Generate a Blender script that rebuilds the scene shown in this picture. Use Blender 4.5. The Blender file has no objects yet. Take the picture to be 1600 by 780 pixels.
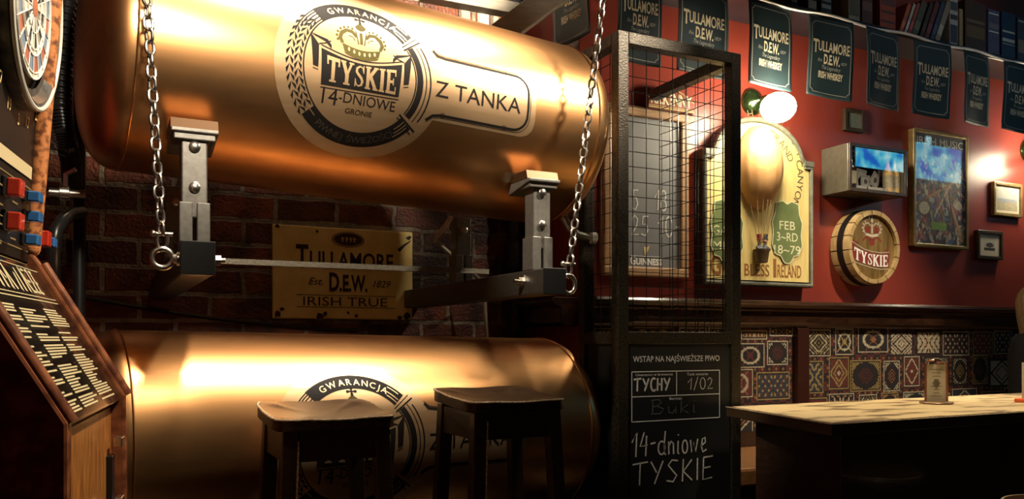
import bpy, bmesh, math, random
from mathutils import Vector, Matrix
random.seed(7)
PI = math.pi
scn = bpy.context.scene
COL = scn.collection

# ------------------------------------------------------------------ camera
# world: x runs along the bar wall to the right, y goes into the wall, z is up
F, CX, HY, CH = 1280.0, 800.0, 530.0, 1.05
_n = math.hypot(.896, .444)
A, B = .896 / _n, .444 / _n
cam = bpy.data.cameras.new('camera')
cam.sensor_width = 36.0
cam.lens = 36.0 * F / 1600.0
cam.shift_y = (HY - 390.0) / 1600.0
cam.clip_start = .02
camo = bpy.data.objects.new('camera', cam)
COL.objects.link(camo)
camo.location = (0, 0, CH)
camo.rotation_euler = (PI / 2, 0, -math.atan2(B, A))
scn.camera = camo

# ------------------------------------------------------------------ light
scn.view_settings.view_transform = 'Standard'
scn.view_settings.look = 'None'
scn.view_settings.gamma = 1.0
scn.view_settings.use_curve_mapping = False
scn.view_settings.exposure = 0.0
scn.cycles.use_denoising = True
scn.cycles.sample_clamp_indirect = 6.0
scn.cycles.max_bounces = 8
w = bpy.data.worlds.new('room_dark')
scn.world = w
w.use_nodes = True
w.node_tree.nodes['Background'].inputs[0].default_value = (1, .75, .5, 1)
w.node_tree.nodes['Background'].inputs[1].default_value = .007


def area(name, loc, target, sx, sy, power, color, spread=PI):
    l = bpy.data.lights.new(name, 'AREA')
    l.shape = 'RECTANGLE'
    l.size, l.size_y = sx, sy
    l.energy = power
    l.color = color
    l.spread = spread
    o = bpy.data.objects.new(name, l)
    o.location = loc
    d = Vector(target) - Vector(loc)
    o.rotation_euler = d.to_track_quat('-Z', 'X').to_euler()
    COL.objects.link(o)
    return o


def spot(name, loc, target, power, color, angle, blend=.5, radius=.05):
    l = bpy.data.lights.new(name, 'SPOT')
    l.energy = power
    l.color = color
    l.spot_size = angle
    l.spot_blend = blend
    l.shadow_soft_size = radius
    o = bpy.data.objects.new(name, l)
    o.location = loc
    d = Vector(target) - Vector(loc)
    o.rotation_euler = d.to_track_quat('-Z', 'X').to_euler()
    COL.objects.link(o)
    return o


WARM = (1, .85, .66)
spot('lamp_over_camera', (.42, .35, 2.74), (.25, 2.7, 2.12), 400, WARM, .66, .8, .16)
spot('lamp_right_of_camera', (2.70, 1.5, 3.15), (1.30, 2.9, 2.05), 360, WARM, .74, .7, .12)
spot('lamp_near_tanks', (.75, 2.22, 3.4), (.15, 2.9, .95), 350, WARM, .66, .6, .12)
spot('lamp_between_tanks', (1.65, 2.3, 3.4), (.85, 2.95, .95), 330, WARM, .66, .6, .12)
spot('fill_on_menu_board', (2.9, 1.7, 3.5), (2.55, 3.5, 1.95), 70, WARM, .55, .6, .07)  # added unseen spot that brightens the menu board behind the cage
spot('lamp_on_brick', (1.0, 1.95, 2.95), (1.55, 4.2, 3.05), 1250, (1, .82, .6), .52, .5, .05)
spot('lamp_behind_tanks', (.55, 3.82, 3.6), (.3, 4.15, 1.2), 15, (1, .8, .5), 1.2, .5, .05)
spot('lamp_over_table', (3.3, 2.1, 3.7), (3.2, 2.4, .76), 330, (1, .82, .55), .70, .5, .08)
spot('fill_on_bench', (4.0, 1.4, 3.6), (4.0, 3.5, .72), 420, (1, .84, .62), .72, .8, .08)  # extra spot without a fixture, put in to lift the dim kilim and bench
spot('fill_on_cage_post', (.35, 1.9, 2.7), (1.87, 2.8, 1.30), 150, WARM, .50, .6, .06)  # added fill for the left face of the cage post, no lamp stands here
spot('fill_on_beam', (1.1, 2.1, 3.6), (1.98, 3.4, 2.95), 45, WARM, .5, .6, .05)  # small invented spot, lights the diagonal beam and the corner pennant
spot('fill_on_dart_machine', (1.25, 1.35, 3.1), (-.10, 1.75, 1.45), 420, (1, .84, .62), .80, .6, .06)  # unseen fill light added for the front of the dart machine
spot('fill_on_shelf', (4.6, 1.0, 3.75), (4.6, 3.5, 2.8), 24, (.85, .92, 1), .9, .8, .08)  # weak bluish spot added only to bring up the dark books

# ------------------------------------------------------------------ pixel rays of this camera -> places in the room


def ray(x, y):
    X = (x - CX) / F
    return Vector((A * X + B, A - B * X, (HY - y) / F))


def at(x, y, v):            # on the plane y = v
    r = ray(x, y)
    r = r * (v / r.y)
    return Vector((r.x, r.y, r.z + CH))


def atu(x, y, u):           # on the plane x = u
    r = ray(x, y)
    r = r * (u / r.x)
    return Vector((r.x, r.y, r.z + CH))


def atz(x, y, z):           # on the plane z
    r = ray(x, y)
    r = r * ((z - CH) / r.z)
    return Vector((r.x, r.y, z))


# ------------------------------------------------------------------ materials
def mat(name, color, rough=.5, metal=0.0, color2=None, scale=20, bump=0.0, detail=4, coat=0.0, stretch=None,
        emit=None, estr=0.0, ramp=(.35, .65), bscale=None, spec=.5, rvar=0.0):
    m = bpy.data.materials.new(name)
    m.use_nodes = True
    nt = m.node_tree
    b = nt.nodes['Principled BSDF']
    b.inputs['Base Color'].default_value = (*color, 1)
    b.inputs['Roughness'].default_value = rough
    b.inputs['Metallic'].default_value = metal
    b.inputs['Specular IOR Level'].default_value = spec
    b.inputs['Coat Weight'].default_value = coat
    b.inputs['Coat Roughness'].default_value = .05
    if emit:
        b.inputs['Emission Color'].default_value = (*emit, 1)
        b.inputs['Emission Strength'].default_value = estr
    if color2 or bump or rvar:
        tc = nt.nodes.new('ShaderNodeTexCoord')
        mp = nt.nodes.new('ShaderNodeMapping')
        nt.links.new(tc.outputs['Object'], mp.inputs[0])
        if stretch:
            mp.inputs['Scale'].default_value = stretch
        nz = nt.nodes.new('ShaderNodeTexNoise')
        nz.inputs['Scale'].default_value = scale
        nz.inputs['Detail'].default_value = detail
        nt.links.new(mp.outputs[0], nz.inputs['Vector'])
        if color2:
            cr = nt.nodes.new('ShaderNodeValToRGB')
            cr.color_ramp.elements[0].position = ramp[0]
            cr.color_ramp.elements[1].position = ramp[1]
            cr.color_ramp.elements[0].color = (*color, 1)
            cr.color_ramp.elements[1].color = (*color2, 1)
            nt.links.new(nz.outputs['Fac'], cr.inputs[0])
            nt.links.new(cr.outputs[0], b.inputs['Base Color'])
        if rvar:
            mr = nt.nodes.new('ShaderNodeMapRange')
            mr.inputs[3].default_value = rough - rvar
            mr.inputs[4].default_value = rough + rvar
            nt.links.new(nz.outputs['Fac'], mr.inputs[0])
            nt.links.new(mr.outputs[0], b.inputs['Roughness'])
        if bump:
            nb = nz
            if bscale:
                nb = nt.nodes.new('ShaderNodeTexNoise')
                nb.inputs['Scale'].default_value = bscale
                nt.links.new(mp.outputs[0], nb.inputs['Vector'])
            bp = nt.nodes.new('ShaderNodeBump')
            bp.inputs['Strength'].default_value = bump
            bp.inputs['Distance'].default_value = .01
            nt.links.new(nb.outputs['Fac'], bp.inputs['Height'])
            nt.links.new(bp.outputs[0], b.inputs['Normal'])
    return m


def brick_mat():
    m = mat('old_brick', (.2, .06, .03), .8)
    nt = m.node_tree
    b = nt.nodes['Principled BSDF']
    tc = nt.nodes.new('ShaderNodeTexCoord')
    mp = nt.nodes.new('ShaderNodeMapping')
    mp.inputs['Rotation'].default_value = (PI / 2, 0, 0)
    nt.links.new(tc.outputs['Object'], mp.inputs[0])
    nz = nt.nodes.new('ShaderNodeTexNoise')
    nz.inputs['Scale'].default_value = 9
    nz.inputs['Detail'].default_value = 6
    nt.links.new(mp.outputs[0], nz.inputs['Vector'])
    mx = nt.nodes.new('ShaderNodeVectorMath')
    mx.operation = 'MULTIPLY_ADD'
    mx.inputs[1].default_value = (.03, .03, .03)
    nt.links.new(nz.outputs['Color'], mx.inputs[0])
    nt.links.new(mp.outputs[0], mx.inputs[2])
    br = nt.nodes.new('ShaderNodeTexBrick')
    br.inputs['Scale'].default_value = 1
    br.inputs['Brick Width'].default_value = .31
    br.inputs['Row Height'].default_value = .125
    br.inputs['Mortar Size'].default_value = .013
    br.inputs['Mortar Smooth'].default_value = .3
    br.inputs['Color1'].default_value = (.30, .085, .035, 1)
    br.inputs['Color2'].default_value = (.10, .028, .018, 1)
    br.inputs['Mortar'].default_value = (.36, .30, .21, 1)
    nt.links.new(mx.outputs[0], br.inputs['Vector'])
    n3 = nt.nodes.new('ShaderNodeTexNoise')
    n3.inputs['Scale'].default_value = 3.2
    n3.inputs['Detail'].default_value = 7
    n3.inputs['Roughness'].default_value = .7
    nt.links.new(mp.outputs[0], n3.inputs['Vector'])
    c3 = nt.nodes.new('ShaderNodeValToRGB')
    c3.color_ramp.elements[0].position = .40
    c3.color_ramp.elements[0].color = (.16, .13, .11, 1)
    c3.color_ramp.elements[1].position = .60
    c3.color_ramp.elements[1].color = (1, 1, 1, 1)
    nt.links.new(n3.outputs['Fac'], c3.inputs[0])
    m3 = nt.nodes.new('ShaderNodeMix')
    m3.data_type = 'RGBA'
    m3.blend_type = 'MULTIPLY'
    m3.inputs[0].default_value = 1.0
    nt.links.new(br.outputs['Color'], m3.inputs[6])
    nt.links.new(c3.outputs[0], m3.inputs[7])
    nt.links.new(m3.outputs[2], b.inputs['Base Color'])
    n2 = nt.nodes.new('ShaderNodeTexNoise')
    n2.inputs['Scale'].default_value = 60
    nt.links.new(mp.outputs[0], n2.inputs['Vector'])
    ad = nt.nodes.new('ShaderNodeMath')
    ad.operation = 'MULTIPLY_ADD'
    ad.inputs[1].default_value = -1.5
    nt.links.new(br.outputs['Fac'], ad.inputs[0])
    nt.links.new(n2.outputs['Fac'], ad.inputs[2])
    bp = nt.nodes.new('ShaderNodeBump')
    bp.inputs['Strength'].default_value = .8
    bp.inputs['Distance'].default_value = .01
    nt.links.new(ad.outputs[0], bp.inputs['Height'])
    nt.links.new(bp.outputs[0], b.inputs['Normal'])
    b.inputs['Roughness'].default_value = .55
    return m


def vcol_mat(name, rough=.7, coat=0.0, emit=0.0):
    m = mat(name, (.5, .5, .5), rough, coat=coat)
    nt = m.node_tree
    a = nt.nodes.new('ShaderNodeVertexColor')
    a.layer_name = 'Col'
    nt.links.new(a.outputs[0], nt.nodes['Principled BSDF'].inputs['Base Color'])
    if emit:
        nt.links.new(a.outputs[0], nt.nodes['Principled BSDF'].inputs['Emission Color'])
        nt.nodes['Principled BSDF'].inputs['Emission Strength'].default_value = emit
    return m


def glass_mat(name='pane_glass', refl=.12):
    m = bpy.data.materials.new(name)
    m.use_nodes = True
    nt = m.node_tree
    for n in list(nt.nodes):
        if n.type != 'OUTPUT_MATERIAL':
            nt.nodes.remove(n)
    out = nt.nodes['Material Output']
    t = nt.nodes.new('ShaderNodeBsdfTransparent')
    g = nt.nodes.new('ShaderNodeBsdfGlossy')
    g.inputs['Roughness'].default_value = .02
    x = nt.nodes.new('ShaderNodeMixShader')
    x.inputs[0].default_value = refl
    nt.links.new(t.outputs[0], x.inputs[1])
    nt.links.new(g.outputs[0], x.inputs[2])
    nt.links.new(x.outputs[0], out.inputs[0])
    return m


COPPER = mat('brushed_copper', (.82, .44, .185), .335, 1.0, (.76, .39, .155), 6, rvar=.04, stretch=(1, 6, 6))
FILM = mat('clear_decal_film_on_copper', (.76, .51, .29), .36, .85, (.69, .45, .24), 8, stretch=(1, 5, 5))
DECAL = mat('black_decal', (.008, .006, .005), .5, spec=.15)
DECALTXT = mat('bare_copper_lettering', (.80, .55, .30), .36, .9)
GOLDDEC = mat('olive_gold_decal', (.085, .07, .018), .5, spec=.1)
STEEL = mat('painted_grey_steel', (.17, .16, .14), .42, .5, (.21, .20, .175), 60, bump=.03)
STEELD = mat('dark_hammered_steel', (.014, .012, .009), .36, .5, (.07, .056, .034), 140, bump=.25)
GALV = mat('galvanised_steel', (.72, .68, .6), .28, 1.0, (.6, .56, .5), 50)
CHAINM = mat('chain_steel', (.5, .47, .42), .33, 1.0, (.36, .33, .3), 50)
BLACKP = mat('black_plastic', (.012, .012, .012), .35)
RUBBER = mat('black_rubber_hose', (.015, .015, .015), .3)
FOIL = mat('black_foil_lagging', (.02, .02, .022), .22, .4, bump=.9, scale=40)
BURL = mat('walnut_burl', (.09, .025, .012), .28, 0, (.26, .085, .035), 26, detail=8, coat=.3, ramp=(.4, .62))
BURLEDGE = mat('orange_burl_trim', (.16, .05, .018), .35, 0, (.58, .22, .075), 60, detail=8, coat=.2, ramp=(.40, .56))
OAKW = mat('amber_wood_panel', (.46, .18, .04), .35, 0, (.20, .07, .018), 16, stretch=(7, 7, 1), coat=.2, detail=8)
DARKW = mat('dark_stained_wood', (.030, .014, .008), .3, 0, (.055, .026, .013), 25, stretch=(1, 1, 8), coat=.25)
SEATW = mat('worn_dark_seat_wood', (.020, .011, .006), .34, 0, (.065, .036, .018), 26, stretch=(1, 7, 7), spec=.25)
WORN_GLINT = mat('worn_edge_and_glint', (.75, .60, .40), .5, 0, (.4, .28, .15), 90)  # real wear on edges, also the painted glint of the round stool
BRICK = brick_mat()
REDW = mat('oxblood_wall_paint', (.27, .042, .026), .36, 0, (.235, .036, .023), 4, bump=.05, bscale=160)
FLOORM = mat('dark_floor_boards', (.025, .016, .01), .5, 0, (.04, .026, .016), 8, stretch=(1, 8, 1))
CEILM = mat('dark_ceiling', (.02, .015, .012), .8)
CLOTH = mat('dark_teal_pennant_cloth', (.011, .026, .031), .6, 0, (.015, .033, .039), 8, bump=.1, bscale=900)
CREAM = mat('cream_print', (.75, .66, .45), .6)
CREAMG = mat('grey_print', (.42, .42, .36), .6)
WHITE = mat('white_print', (.85, .83, .78), .5)
CHALK = mat('white_chalk', (.78, .76, .70), .9, 0, (.5, .49, .45), 120)
CHALKDIM = mat('faint_chalk', (.10, .10, .095), .9)
BOARD = mat('black_chalkboard', (.006, .006, .006), .6)
BOARDG = mat('slate_grey_board', (.17, .172, .18), .42, 0, (.20, .202, .21), 5)
FRAMEL = mat('pale_wood_frame', (.48, .30, .17), .35, 0, (.36, .21, .11), 20, stretch=(1, 1, 5))
GLOBE = mat('lit_opal_globe', (1, .95, .8), .4, emit=(1, .86, .60), estr=150)
PATINA = mat('green_brass', (.10, .17, .06), .2, .9)
BLACKM = mat('black_metal', (.02, .02, .02), .35, .5)


# ------------------------------------------------------------------ mesh building
def wloc(o):
    v = Vector((0, 0, 0))
    while o is not None:
        v = v + o.location
        o = o.parent
    return v


def tag(o, label=None, cat=None, group=None, kind=None):
    if label:
        o['label'] = label
    if cat:
        o['category'] = cat
    if group:
        o['group'] = group
    if kind:
        o['kind'] = kind
    return o


def thing(name, label, cat, loc, group=None):
    o = bpy.data.objects.new(name, None)
    o.empty_display_size = .05
    COL.objects.link(o)
    o.location = loc
    return tag(o, label, cat, group)


def children(o):
    return [c for c in list(o.children)]


def copy_tree(o, parent=None):
    c = o.copy()
    COL.objects.link(c)
    c.parent = parent
    for ch in children(o):
        copy_tree(ch, c)
    return c


class MB:
    def __init__(s):
        s.v, s.f, s.m = [], [], []

    def add(s, vs, fs, mi=0):
        o = len(s.v)
        s.v += [Vector(p) for p in vs]
        s.f += [tuple(i + o for i in f) for f in fs]
        s.m += [mi] * len(fs)
        return s

    def box(s, lo, hi, mi=0, M=None):
        x0, y0, z0 = lo
        x1, y1, z1 = hi
        vs = [Vector(p) for p in ((x0, y0, z0), (x1, y0, z0), (x1, y1, z0), (x0, y1, z0), (x0, y0, z1), (x1, y0, z1), (x1, y1, z1), (x0, y1, z1))]
        if M:
            vs = [M @ p for p in vs]
        return s.add(vs, [(0, 3, 2, 1), (4, 5, 6, 7), (0, 1, 5, 4), (1, 2, 6, 5), (2, 3, 7, 6), (3, 0, 4, 7)], mi)

    def hexa(s, q0, q1, mi=0):      # two quads joined
        return s.add(list(q0) + list(q1), [(0, 3, 2, 1), (4, 5, 6, 7), (0, 1, 5, 4), (1, 2, 6, 5), (2, 3, 7, 6), (3, 0, 4, 7)], mi)

    def tube(s, pts, r, n=10, closed=False, cap=True, mi=0):
        pts = [Vector(p) for p in pts]
        N = len(pts)
        rr = r if isinstance(r, (list, tuple)) else [r] * N
        prev = None
        rings = []
        for i, p in enumerate(pts):
            if closed:
                t = pts[(i + 1) % N] - pts[i - 1]
            else:
                t = pts[min(i + 1, N - 1)] - pts[max(i - 1, 0)]
            t.normalize()
            if prev is None:
                a = Vector((0, 0, 1)) if abs(t.z) < .9 else Vector((1, 0, 0))
                e = t.cross(a).normalized()
            else:
                e = (prev - t * prev.dot(t)).normalized()
            prev = e
            f = t.cross(e)
            rings.append([p + (e * math.cos(2 * PI * k / n) + f * math.sin(2 * PI * k / n)) * rr[i] for k in range(n)])
        vs = [q for rg in rings for q in rg]
        fs = []
        for i in range(N if closed else N - 1):
            j = (i + 1) % N
            for k in range(n):
                k2 = (k + 1) % n
                fs.append((i * n + k, i * n + k2, j * n + k2, j * n + k))
        if not closed and cap:
            fs.append(tuple(range(n - 1, -1, -1)))
            fs.append(tuple((N - 1) * n + k for k in range(n)))
        return s.add(vs, fs, mi)

    def lathe(s, c, axis, prof, n=32, mi=0, caps=True):   # prof: (distance along the axis, radius)
        c = Vector(c)
        d = Vector(axis).normalized()
        a = Vector((0, 0, 1)) if abs(d.z) < .9 else Vector((1, 0, 0))
        e = d.cross(a).normalized()
        f = d.cross(e)
        vs, fs = [], []
        for (h, r) in prof:
            r = max(r, 1e-5)
            for k in range(n):
                th = 2 * PI * k / n
                vs.append(c + d * h + (e * math.cos(th) + f * math.sin(th)) * r)
        for i in range(len(prof) - 1):
            for k in range(n):
                k2 = (k + 1) % n
                fs.append((i * n + k, i * n + k2, (i + 1) * n + k2, (i + 1) * n + k))
        if caps:
            fs.append(tuple(range(n - 1, -1, -1)))
            fs.append(tuple((len(prof) - 1) * n + k for k in range(n)))
        return s.add(vs, fs, mi)

    def prism(s, poly, d, mi=0):      # 3D polygon pushed along d
        poly = [Vector(p) for p in poly]
        d = Vector(d)
        n = len(poly)
        fs = [tuple(range(n - 1, -1, -1)), tuple(range(n, 2 * n))]
        for k in range(n):
            k2 = (k + 1) % n
            fs.append((k, k2, n + k2, n + k))
        return s.add(poly + [p + d for p in poly], fs, mi)

    def ball(s, c, r, n=16, mi=0, sc=(1, 1, 1), M=None):
        vs, fs = [], []
        h = n // 2
        for i in range(h + 1):
            ph = PI * i / h
            for k in range(n):
                th = 2 * PI * k / n
                p = Vector((math.sin(ph) * math.cos(th) * sc[0] * r, math.sin(ph) * math.sin(th) * sc[1] * r, math.cos(ph) * sc[2] * r))
                if M:
                    p = M @ p
                vs.append(p + Vector(c))
        for i in range(h):
            for k in range(n):
                k2 = (k + 1) % n
                fs.append((i * n + k, (i + 1) * n + k, (i + 1) * n + k2, i * n + k2))
        return s.add(vs, fs, mi)

    def build(s, name, mats, parent=None, smooth=False, bevel=0.0, seg=2):
        if not isinstance(mats, (list, tuple)):
            mats = [mats]
        base = wloc(parent) if parent else Vector((0, 0, 0))
        me = bpy.data.meshes.new(name)
        me.from_pydata([tuple(p - base) for p in s.v], [], s.f)
        for m in mats:
            me.materials.append(m)
        me.polygons.foreach_set('material_index', s.m)
        bm = bmesh.new()
        bm.from_mesh(me)
        bmesh.ops.remove_doubles(bm, verts=bm.verts, dist=1e-6)
        bmesh.ops.recalc_face_normals(bm, faces=bm.faces)
        bm.to_mesh(me)
        bm.free()
        if smooth:
            me.shade_smooth()
            if smooth != 'all':
                me.set_sharp_from_angle(angle=math.radians(40))
        o = bpy.data.objects.new(name, me)
        COL.objects.link(o)
        if parent:
            o.parent = parent
        if bevel:
            b = o.modifiers.new('bevel', 'BEVEL')
            b.width = bevel
            b.segments = seg
            b.limit_method = 'ANGLE'
            b.angle_limit = math.radians(40)
        return o

    def flat(s, name, m, parent=None):    # printed marks: no welding, normals as laid
        base = wloc(parent) if parent else Vector((0, 0, 0))
        me = bpy.data.meshes.new(name)
        me.from_pydata([tuple(p - base) for p in s.v], [], s.f)
        for mm in (m if isinstance(m, (list, tuple)) else [m]):
            me.materials.append(mm)
        me.polygons.foreach_set('material_index', s.m)
        o = bpy.data.objects.new(name, me)
        COL.objects.link(o)
        if parent:
            o.parent = parent
        return o


def pixels(name, nx, nz, fn, mp, m, parent=None):
    """a printed or woven surface: grid of nx by nz cells, colour of each cell from fn(i, j)"""
    vs = [mp(i / nx, j / nz) for j in range(nz + 1) for i in range(nx + 1)]
    fs, cols = [], []
    for j in range(nz):
        for i in range(nx):
            a = j * (nx + 1) + i
            fs.append((a, a + 1, a + nx + 2, a + nx + 1))
            cols.append(fn(i, j))
    base = wloc(parent) if parent else Vector((0, 0, 0))
    me = bpy.data.meshes.new(name)
    me.from_pydata([tuple(Vector(p) - base) for p in vs], [], fs)
    ca = me.color_attributes.new('Col', 'FLOAT_COLOR', 'CORNER')
    buf = []
    for c in cols:
        buf += [c[0], c[1], c[2], 1.0] * 4
    ca.data.foreach_set('color', buf)
    me.materials.append(m)
    o = bpy.data.objects.new(name, me)
    COL.objects.link(o)
    if parent:
        o.parent = parent
    return o


# ------------------------------------------------------------------ lettering
_tc = {}


def text2d(s, bold=0.0, shear=0.0, space=1.0):
    k = (s, bold, shear, space)
    if k in _tc:
        return _tc[k]
    cu = bpy.data.curves.new('lettering', 'FONT')
    cu.body = s
    cu.size = 1
    cu.offset = bold
    cu.shear = shear
    cu.space_character = space
    cu.resolution_u = 3
    ob = bpy.data.objects.new('lettering', cu)
    COL.objects.link(ob)
    dg = bpy.context.evaluated_depsgraph_get()
    dg.update()
    me = bpy.data.meshes.new_from_object(ob.evaluated_get(dg))
    vs = [(v.co.x, v.co.y) for v in me.vertices]
    fs = [tuple(p.vertices) for p in me.polygons]
    bpy.data.objects.remove(ob)
    bpy.data.curves.remove(cu)
    bpy.data.meshes.remove(me)
    _tc[k] = (vs, fs)
    return vs, fs


def fit_text(s, w=None, h=.1, bold=0.0, shear=0.0, space=1.0, align='l'):
    """2D text, capital height h, total width w (natural when None), left base at 0,0"""
    vs, fs = text2d(s, bold, shear, space)
    hv = text2d('H')[0]
    cap = max(y for x, y in hv)
    ky = h / cap
    x0 = min(x for x, y in vs)
    x1 = max(x for x, y in vs)
    kx = (w / (x1 - x0)) if w else ky
    off = {'l': 0, 'c': .5, 'r': 1}[align] * (x1 - x0) * kx
    return [((x - x0) * kx - off, y * ky) for x, y in vs], fs


class Ink:
    """marks laid out in a plane: text, strokes and filled polygons"""
    def __init__(s):
        s.v, s.f, s.cuts, s.lay = [], [], [], []

    def cut(s):                 # the next marks are a piece of their own
        s.cuts.append(len(s.f))
        return s

    def add(s, vs, fs):
        o = len(s.v)
        s.v += list(vs)
        n = (s.lay[-1] + 1) if s.lay else 0
        s.lay += [n] * (len(s.v) - o)
        s.f += [tuple(i + o for i in f) for f in fs]
        return s

    def text(s, t, x, y, h, w=None, **k):
        vs, fs = fit_text(t, w, h, **k)
        return s.add([(a + x, b + y) for a, b in vs], fs)

    def poly(s, pts):
        return s.add(pts, [tuple(range(len(pts)))])

    def rect(s, x0, y0, x1, y1):
        return s.poly([(x0, y0), (x1, y0), (x1, y1), (x0, y1)])

    def stroke(s, pts, wd, closed=False):
        n = len(pts)
        ws = wd if isinstance(wd, (list, tuple)) else [wd] * n
        L = []
        for i, p in enumerate(pts):
            if closed:
                a, b = pts[i - 1], pts[(i + 1) % n]
            else:
                a, b = pts[max(i - 1, 0)], pts[min(i + 1, n - 1)]
            dx, dy = b[0] - a[0], b[1] - a[1]
            l = math.hypot(dx, dy) or 1
            nx, ny = -dy / l * ws[i] / 2, dx / l * ws[i] / 2
            L += [(p[0] - nx, p[1] - ny), (p[0] + nx, p[1] + ny)]
        fs = [(2 * i, 2 * i + 2, 2 * i + 3, 2 * i + 1) for i in range(n - 1)]
        if closed:
            fs.append((2 * n - 2, 0, 1, 2 * n - 1))
        return s.add(L, fs)

    def arc(s, cx, cy, r, a0, a1, wd, n=None):
        n = n or max(4, int(abs(a1 - a0) / 4))
        return s.stroke([(cx + r * math.cos(math.radians(a0 + (a1 - a0) * i / n)), cy + r * math.sin(math.radians(a0 + (a1 - a0) * i / n))) for i in range(n + 1)], wd)

    def arctext(s, t, cx, cy, r, a0, a1, h, bold=0.0, inside=False):
        n = len(t)
        ws = []
        for ch in t:
            xs = [x for x, y in fit_text(ch, None, h, bold)[0]] if ch != ' ' else [0, h * .45]
            ws.append(max(xs) - min(xs))
        gap = .26 * h
        cen, acc = [], 0
        for q in ws:
            cen.append(acc + q / 2)
            acc += q + gap
        for i, ch in enumerate(t):
            if ch == ' ':
                continue
            a = math.radians(a0 + (a1 - a0) * ((cen[i] - cen[0]) / (cen[-1] - cen[0])))
            vs, fs = fit_text(ch, None, h, bold, align='c')
            rot = a - PI / 2 if not inside else a + PI / 2
            c, q = math.cos(rot), math.sin(rot)
            rr = r if not inside else r + h
            s.add([(cx + rr * math.cos(a) + x * c - y * q, cy + rr * math.sin(a) + x * q + y * c) for x, y in vs], fs)
        return s

    def mapped(s, fn, name, m, parent, slice_y=None, sep=None):      # sep: way out of the surface, laying one stroke on the next
        if s.cuts:
            first = None
            for a, e in zip([0] + s.cuts, s.cuts + [len(s.f)]):
                if a == e:
                    continue
                k = Ink()
                k.v, k.f = s.v, s.f[a:e]
                used = sorted({i for f in k.f for i in f})
                ix = {u: n for n, u in enumerate(used)}
                k.v = [s.v[u] for u in used]
                k.lay = [s.lay[u] for u in used]
                k.f = [tuple(ix[i] for i in f) for f in k.f]
                o = k.mapped(fn, name, m, parent, slice_y)
                first = first or o
            return first
        vs, fs, hs = s.v, s.f, [n * 2.5e-5 for n in s.lay]
        if slice_y:
            bm = bmesh.new()
            bv = [bm.verts.new((x, y, q)) for (x, y), q in zip(vs, hs)]
            for f in fs:
                try:
                    bm.faces.new([bv[i] for i in f])
                except ValueError:
                    pass
            y0 = min(y for x, y in vs)
            y1 = max(y for x, y in vs)
            k = math.ceil(y0 / slice_y)
            while k * slice_y < y1:
                bmesh.ops.bisect_plane(bm, geom=bm.verts[:] + bm.edges[:] + bm.faces[:], plane_co=(0, k * slice_y, 0), plane_no=(0, 1, 0))
                k += 1
            bm.verts.index_update()
            vs = [(v.co.x, v.co.y) for v in bm.verts]
            hs = [v.co.z for v in bm.verts]
            fs = [tuple(v.index for v in f.verts) for f in bm.faces]
            bm.free()
        b = MB()
        b.add([fn(x, y) + (sep(x, y) * q if sep else Vector((0, 0, 0))) for (x, y), q in zip(vs, hs)], fs)
        return b.flat(name, m, parent)


def plane_map(o, ux, uz):
    o, ux, uz = Vector(o), Vector(ux).normalized(), Vector(uz).normalized()
    return lambda x, y: o + ux * x + uz * y


XZ = ((1, 0, 0), (0, 0, 1))


def wide_letters(ink, word, x, y, h, w):
    """heavy serif capitals"""
    G = {
        'T': (.95, [([(.5, 0), (.5, 1)], .27), ([(.02, .92), (.98, .92)], .16), ([(.07, .66), (.05, 1)], .12), ([(.93, .66), (.95, 1)], .12), ([(.24, .04), (.76, .04)], .08)]),
        'Y': (1.0, [([(.5, .5), (.5, 0)], .27), ([(.5, .42), (.17, .98)], .26), ([(.5, .42), (.83, .98)], .16), ([(.0, .96), (.40, .96)], .08), ([(.64, .96), (1.0, .96)], .08), ([(.26, .04), (.74, .04)], .08)]),
        'S': (.78, [([(.86, .72), (.78, .88), (.5, .93), (.22, .82), (.2, .66), (.42, .54), (.66, .43), (.8, .28), (.7, .12), (.44, .06), (.2, .12), (.12, .28)], [.1, .14, .15, .22, .24, .26, .26, .24, .2, .14, .14, .1]), ([(.88, .64), (.88, .99)], .09), ([(.1, .36), (.1, .01)], .09)]),
        'K': (.98, [([(.2, 0), (.2, 1)], .26), ([(.2, .42), (.82, .97)], .15), ([(.4, .58), (.84, .02)], .26), ([(.0, .04), (.42, .04)], .08), ([(.0, .96), (.42, .96)], .08), ([(.62, .04), (1.02, .04)], .08), ([(.64, .96), (1.0, .96)], .08)]),
        'I': (.5, [([(.5, 0), (.5, 1)], .54), ([(.05, .04), (.95, .04)], .08), ([(.05, .96), (.95, .96)], .08)]),
        'E': (.82, [([(.24, 0), (.24, 1)], .3), ([(.02, .94), (.92, .94)], .12), ([(.02, .06), (.94, .06)], .12), ([(.2, .5), (.7, .5)], .12), ([(.9, .72), (.9, 1)], .1), ([(.93, .3), (.93, 0)], .1), ([(.7, .36), (.7, .64)], .1)]),
    }
    tot = sum(G[c][0] for c in word) + .06 * (len(word) - 1)
    k = w / tot
    cx = x
    for c in word:
        gw, st = G[c]
        for pts, wd in st:
            # widths are in letter-width units for upright strokes, in heights for level ones
            level = abs(pts[-1][0] - pts[0][0]) > abs(pts[-1][1] - pts[0][1])
            sc = h if (level and c != 'S') else gw * k
            P = [(cx + px * gw * k, y + py * h) for px, py in pts]
            ink.stroke(P, [q * sc for q in wd] if isinstance(wd, list) else wd * sc)
        cx += (gw + .06) * k


def circ(cx, cy, rx, ry, a0=0, a1=360, n=14):
    return [(cx + rx * math.cos(math.radians(a0 + (a1 - a0) * i / n)), cy + ry * math.sin(math.radians(a0 + (a1 - a0) * i / n))) for i in range(n + 1)]


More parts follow.
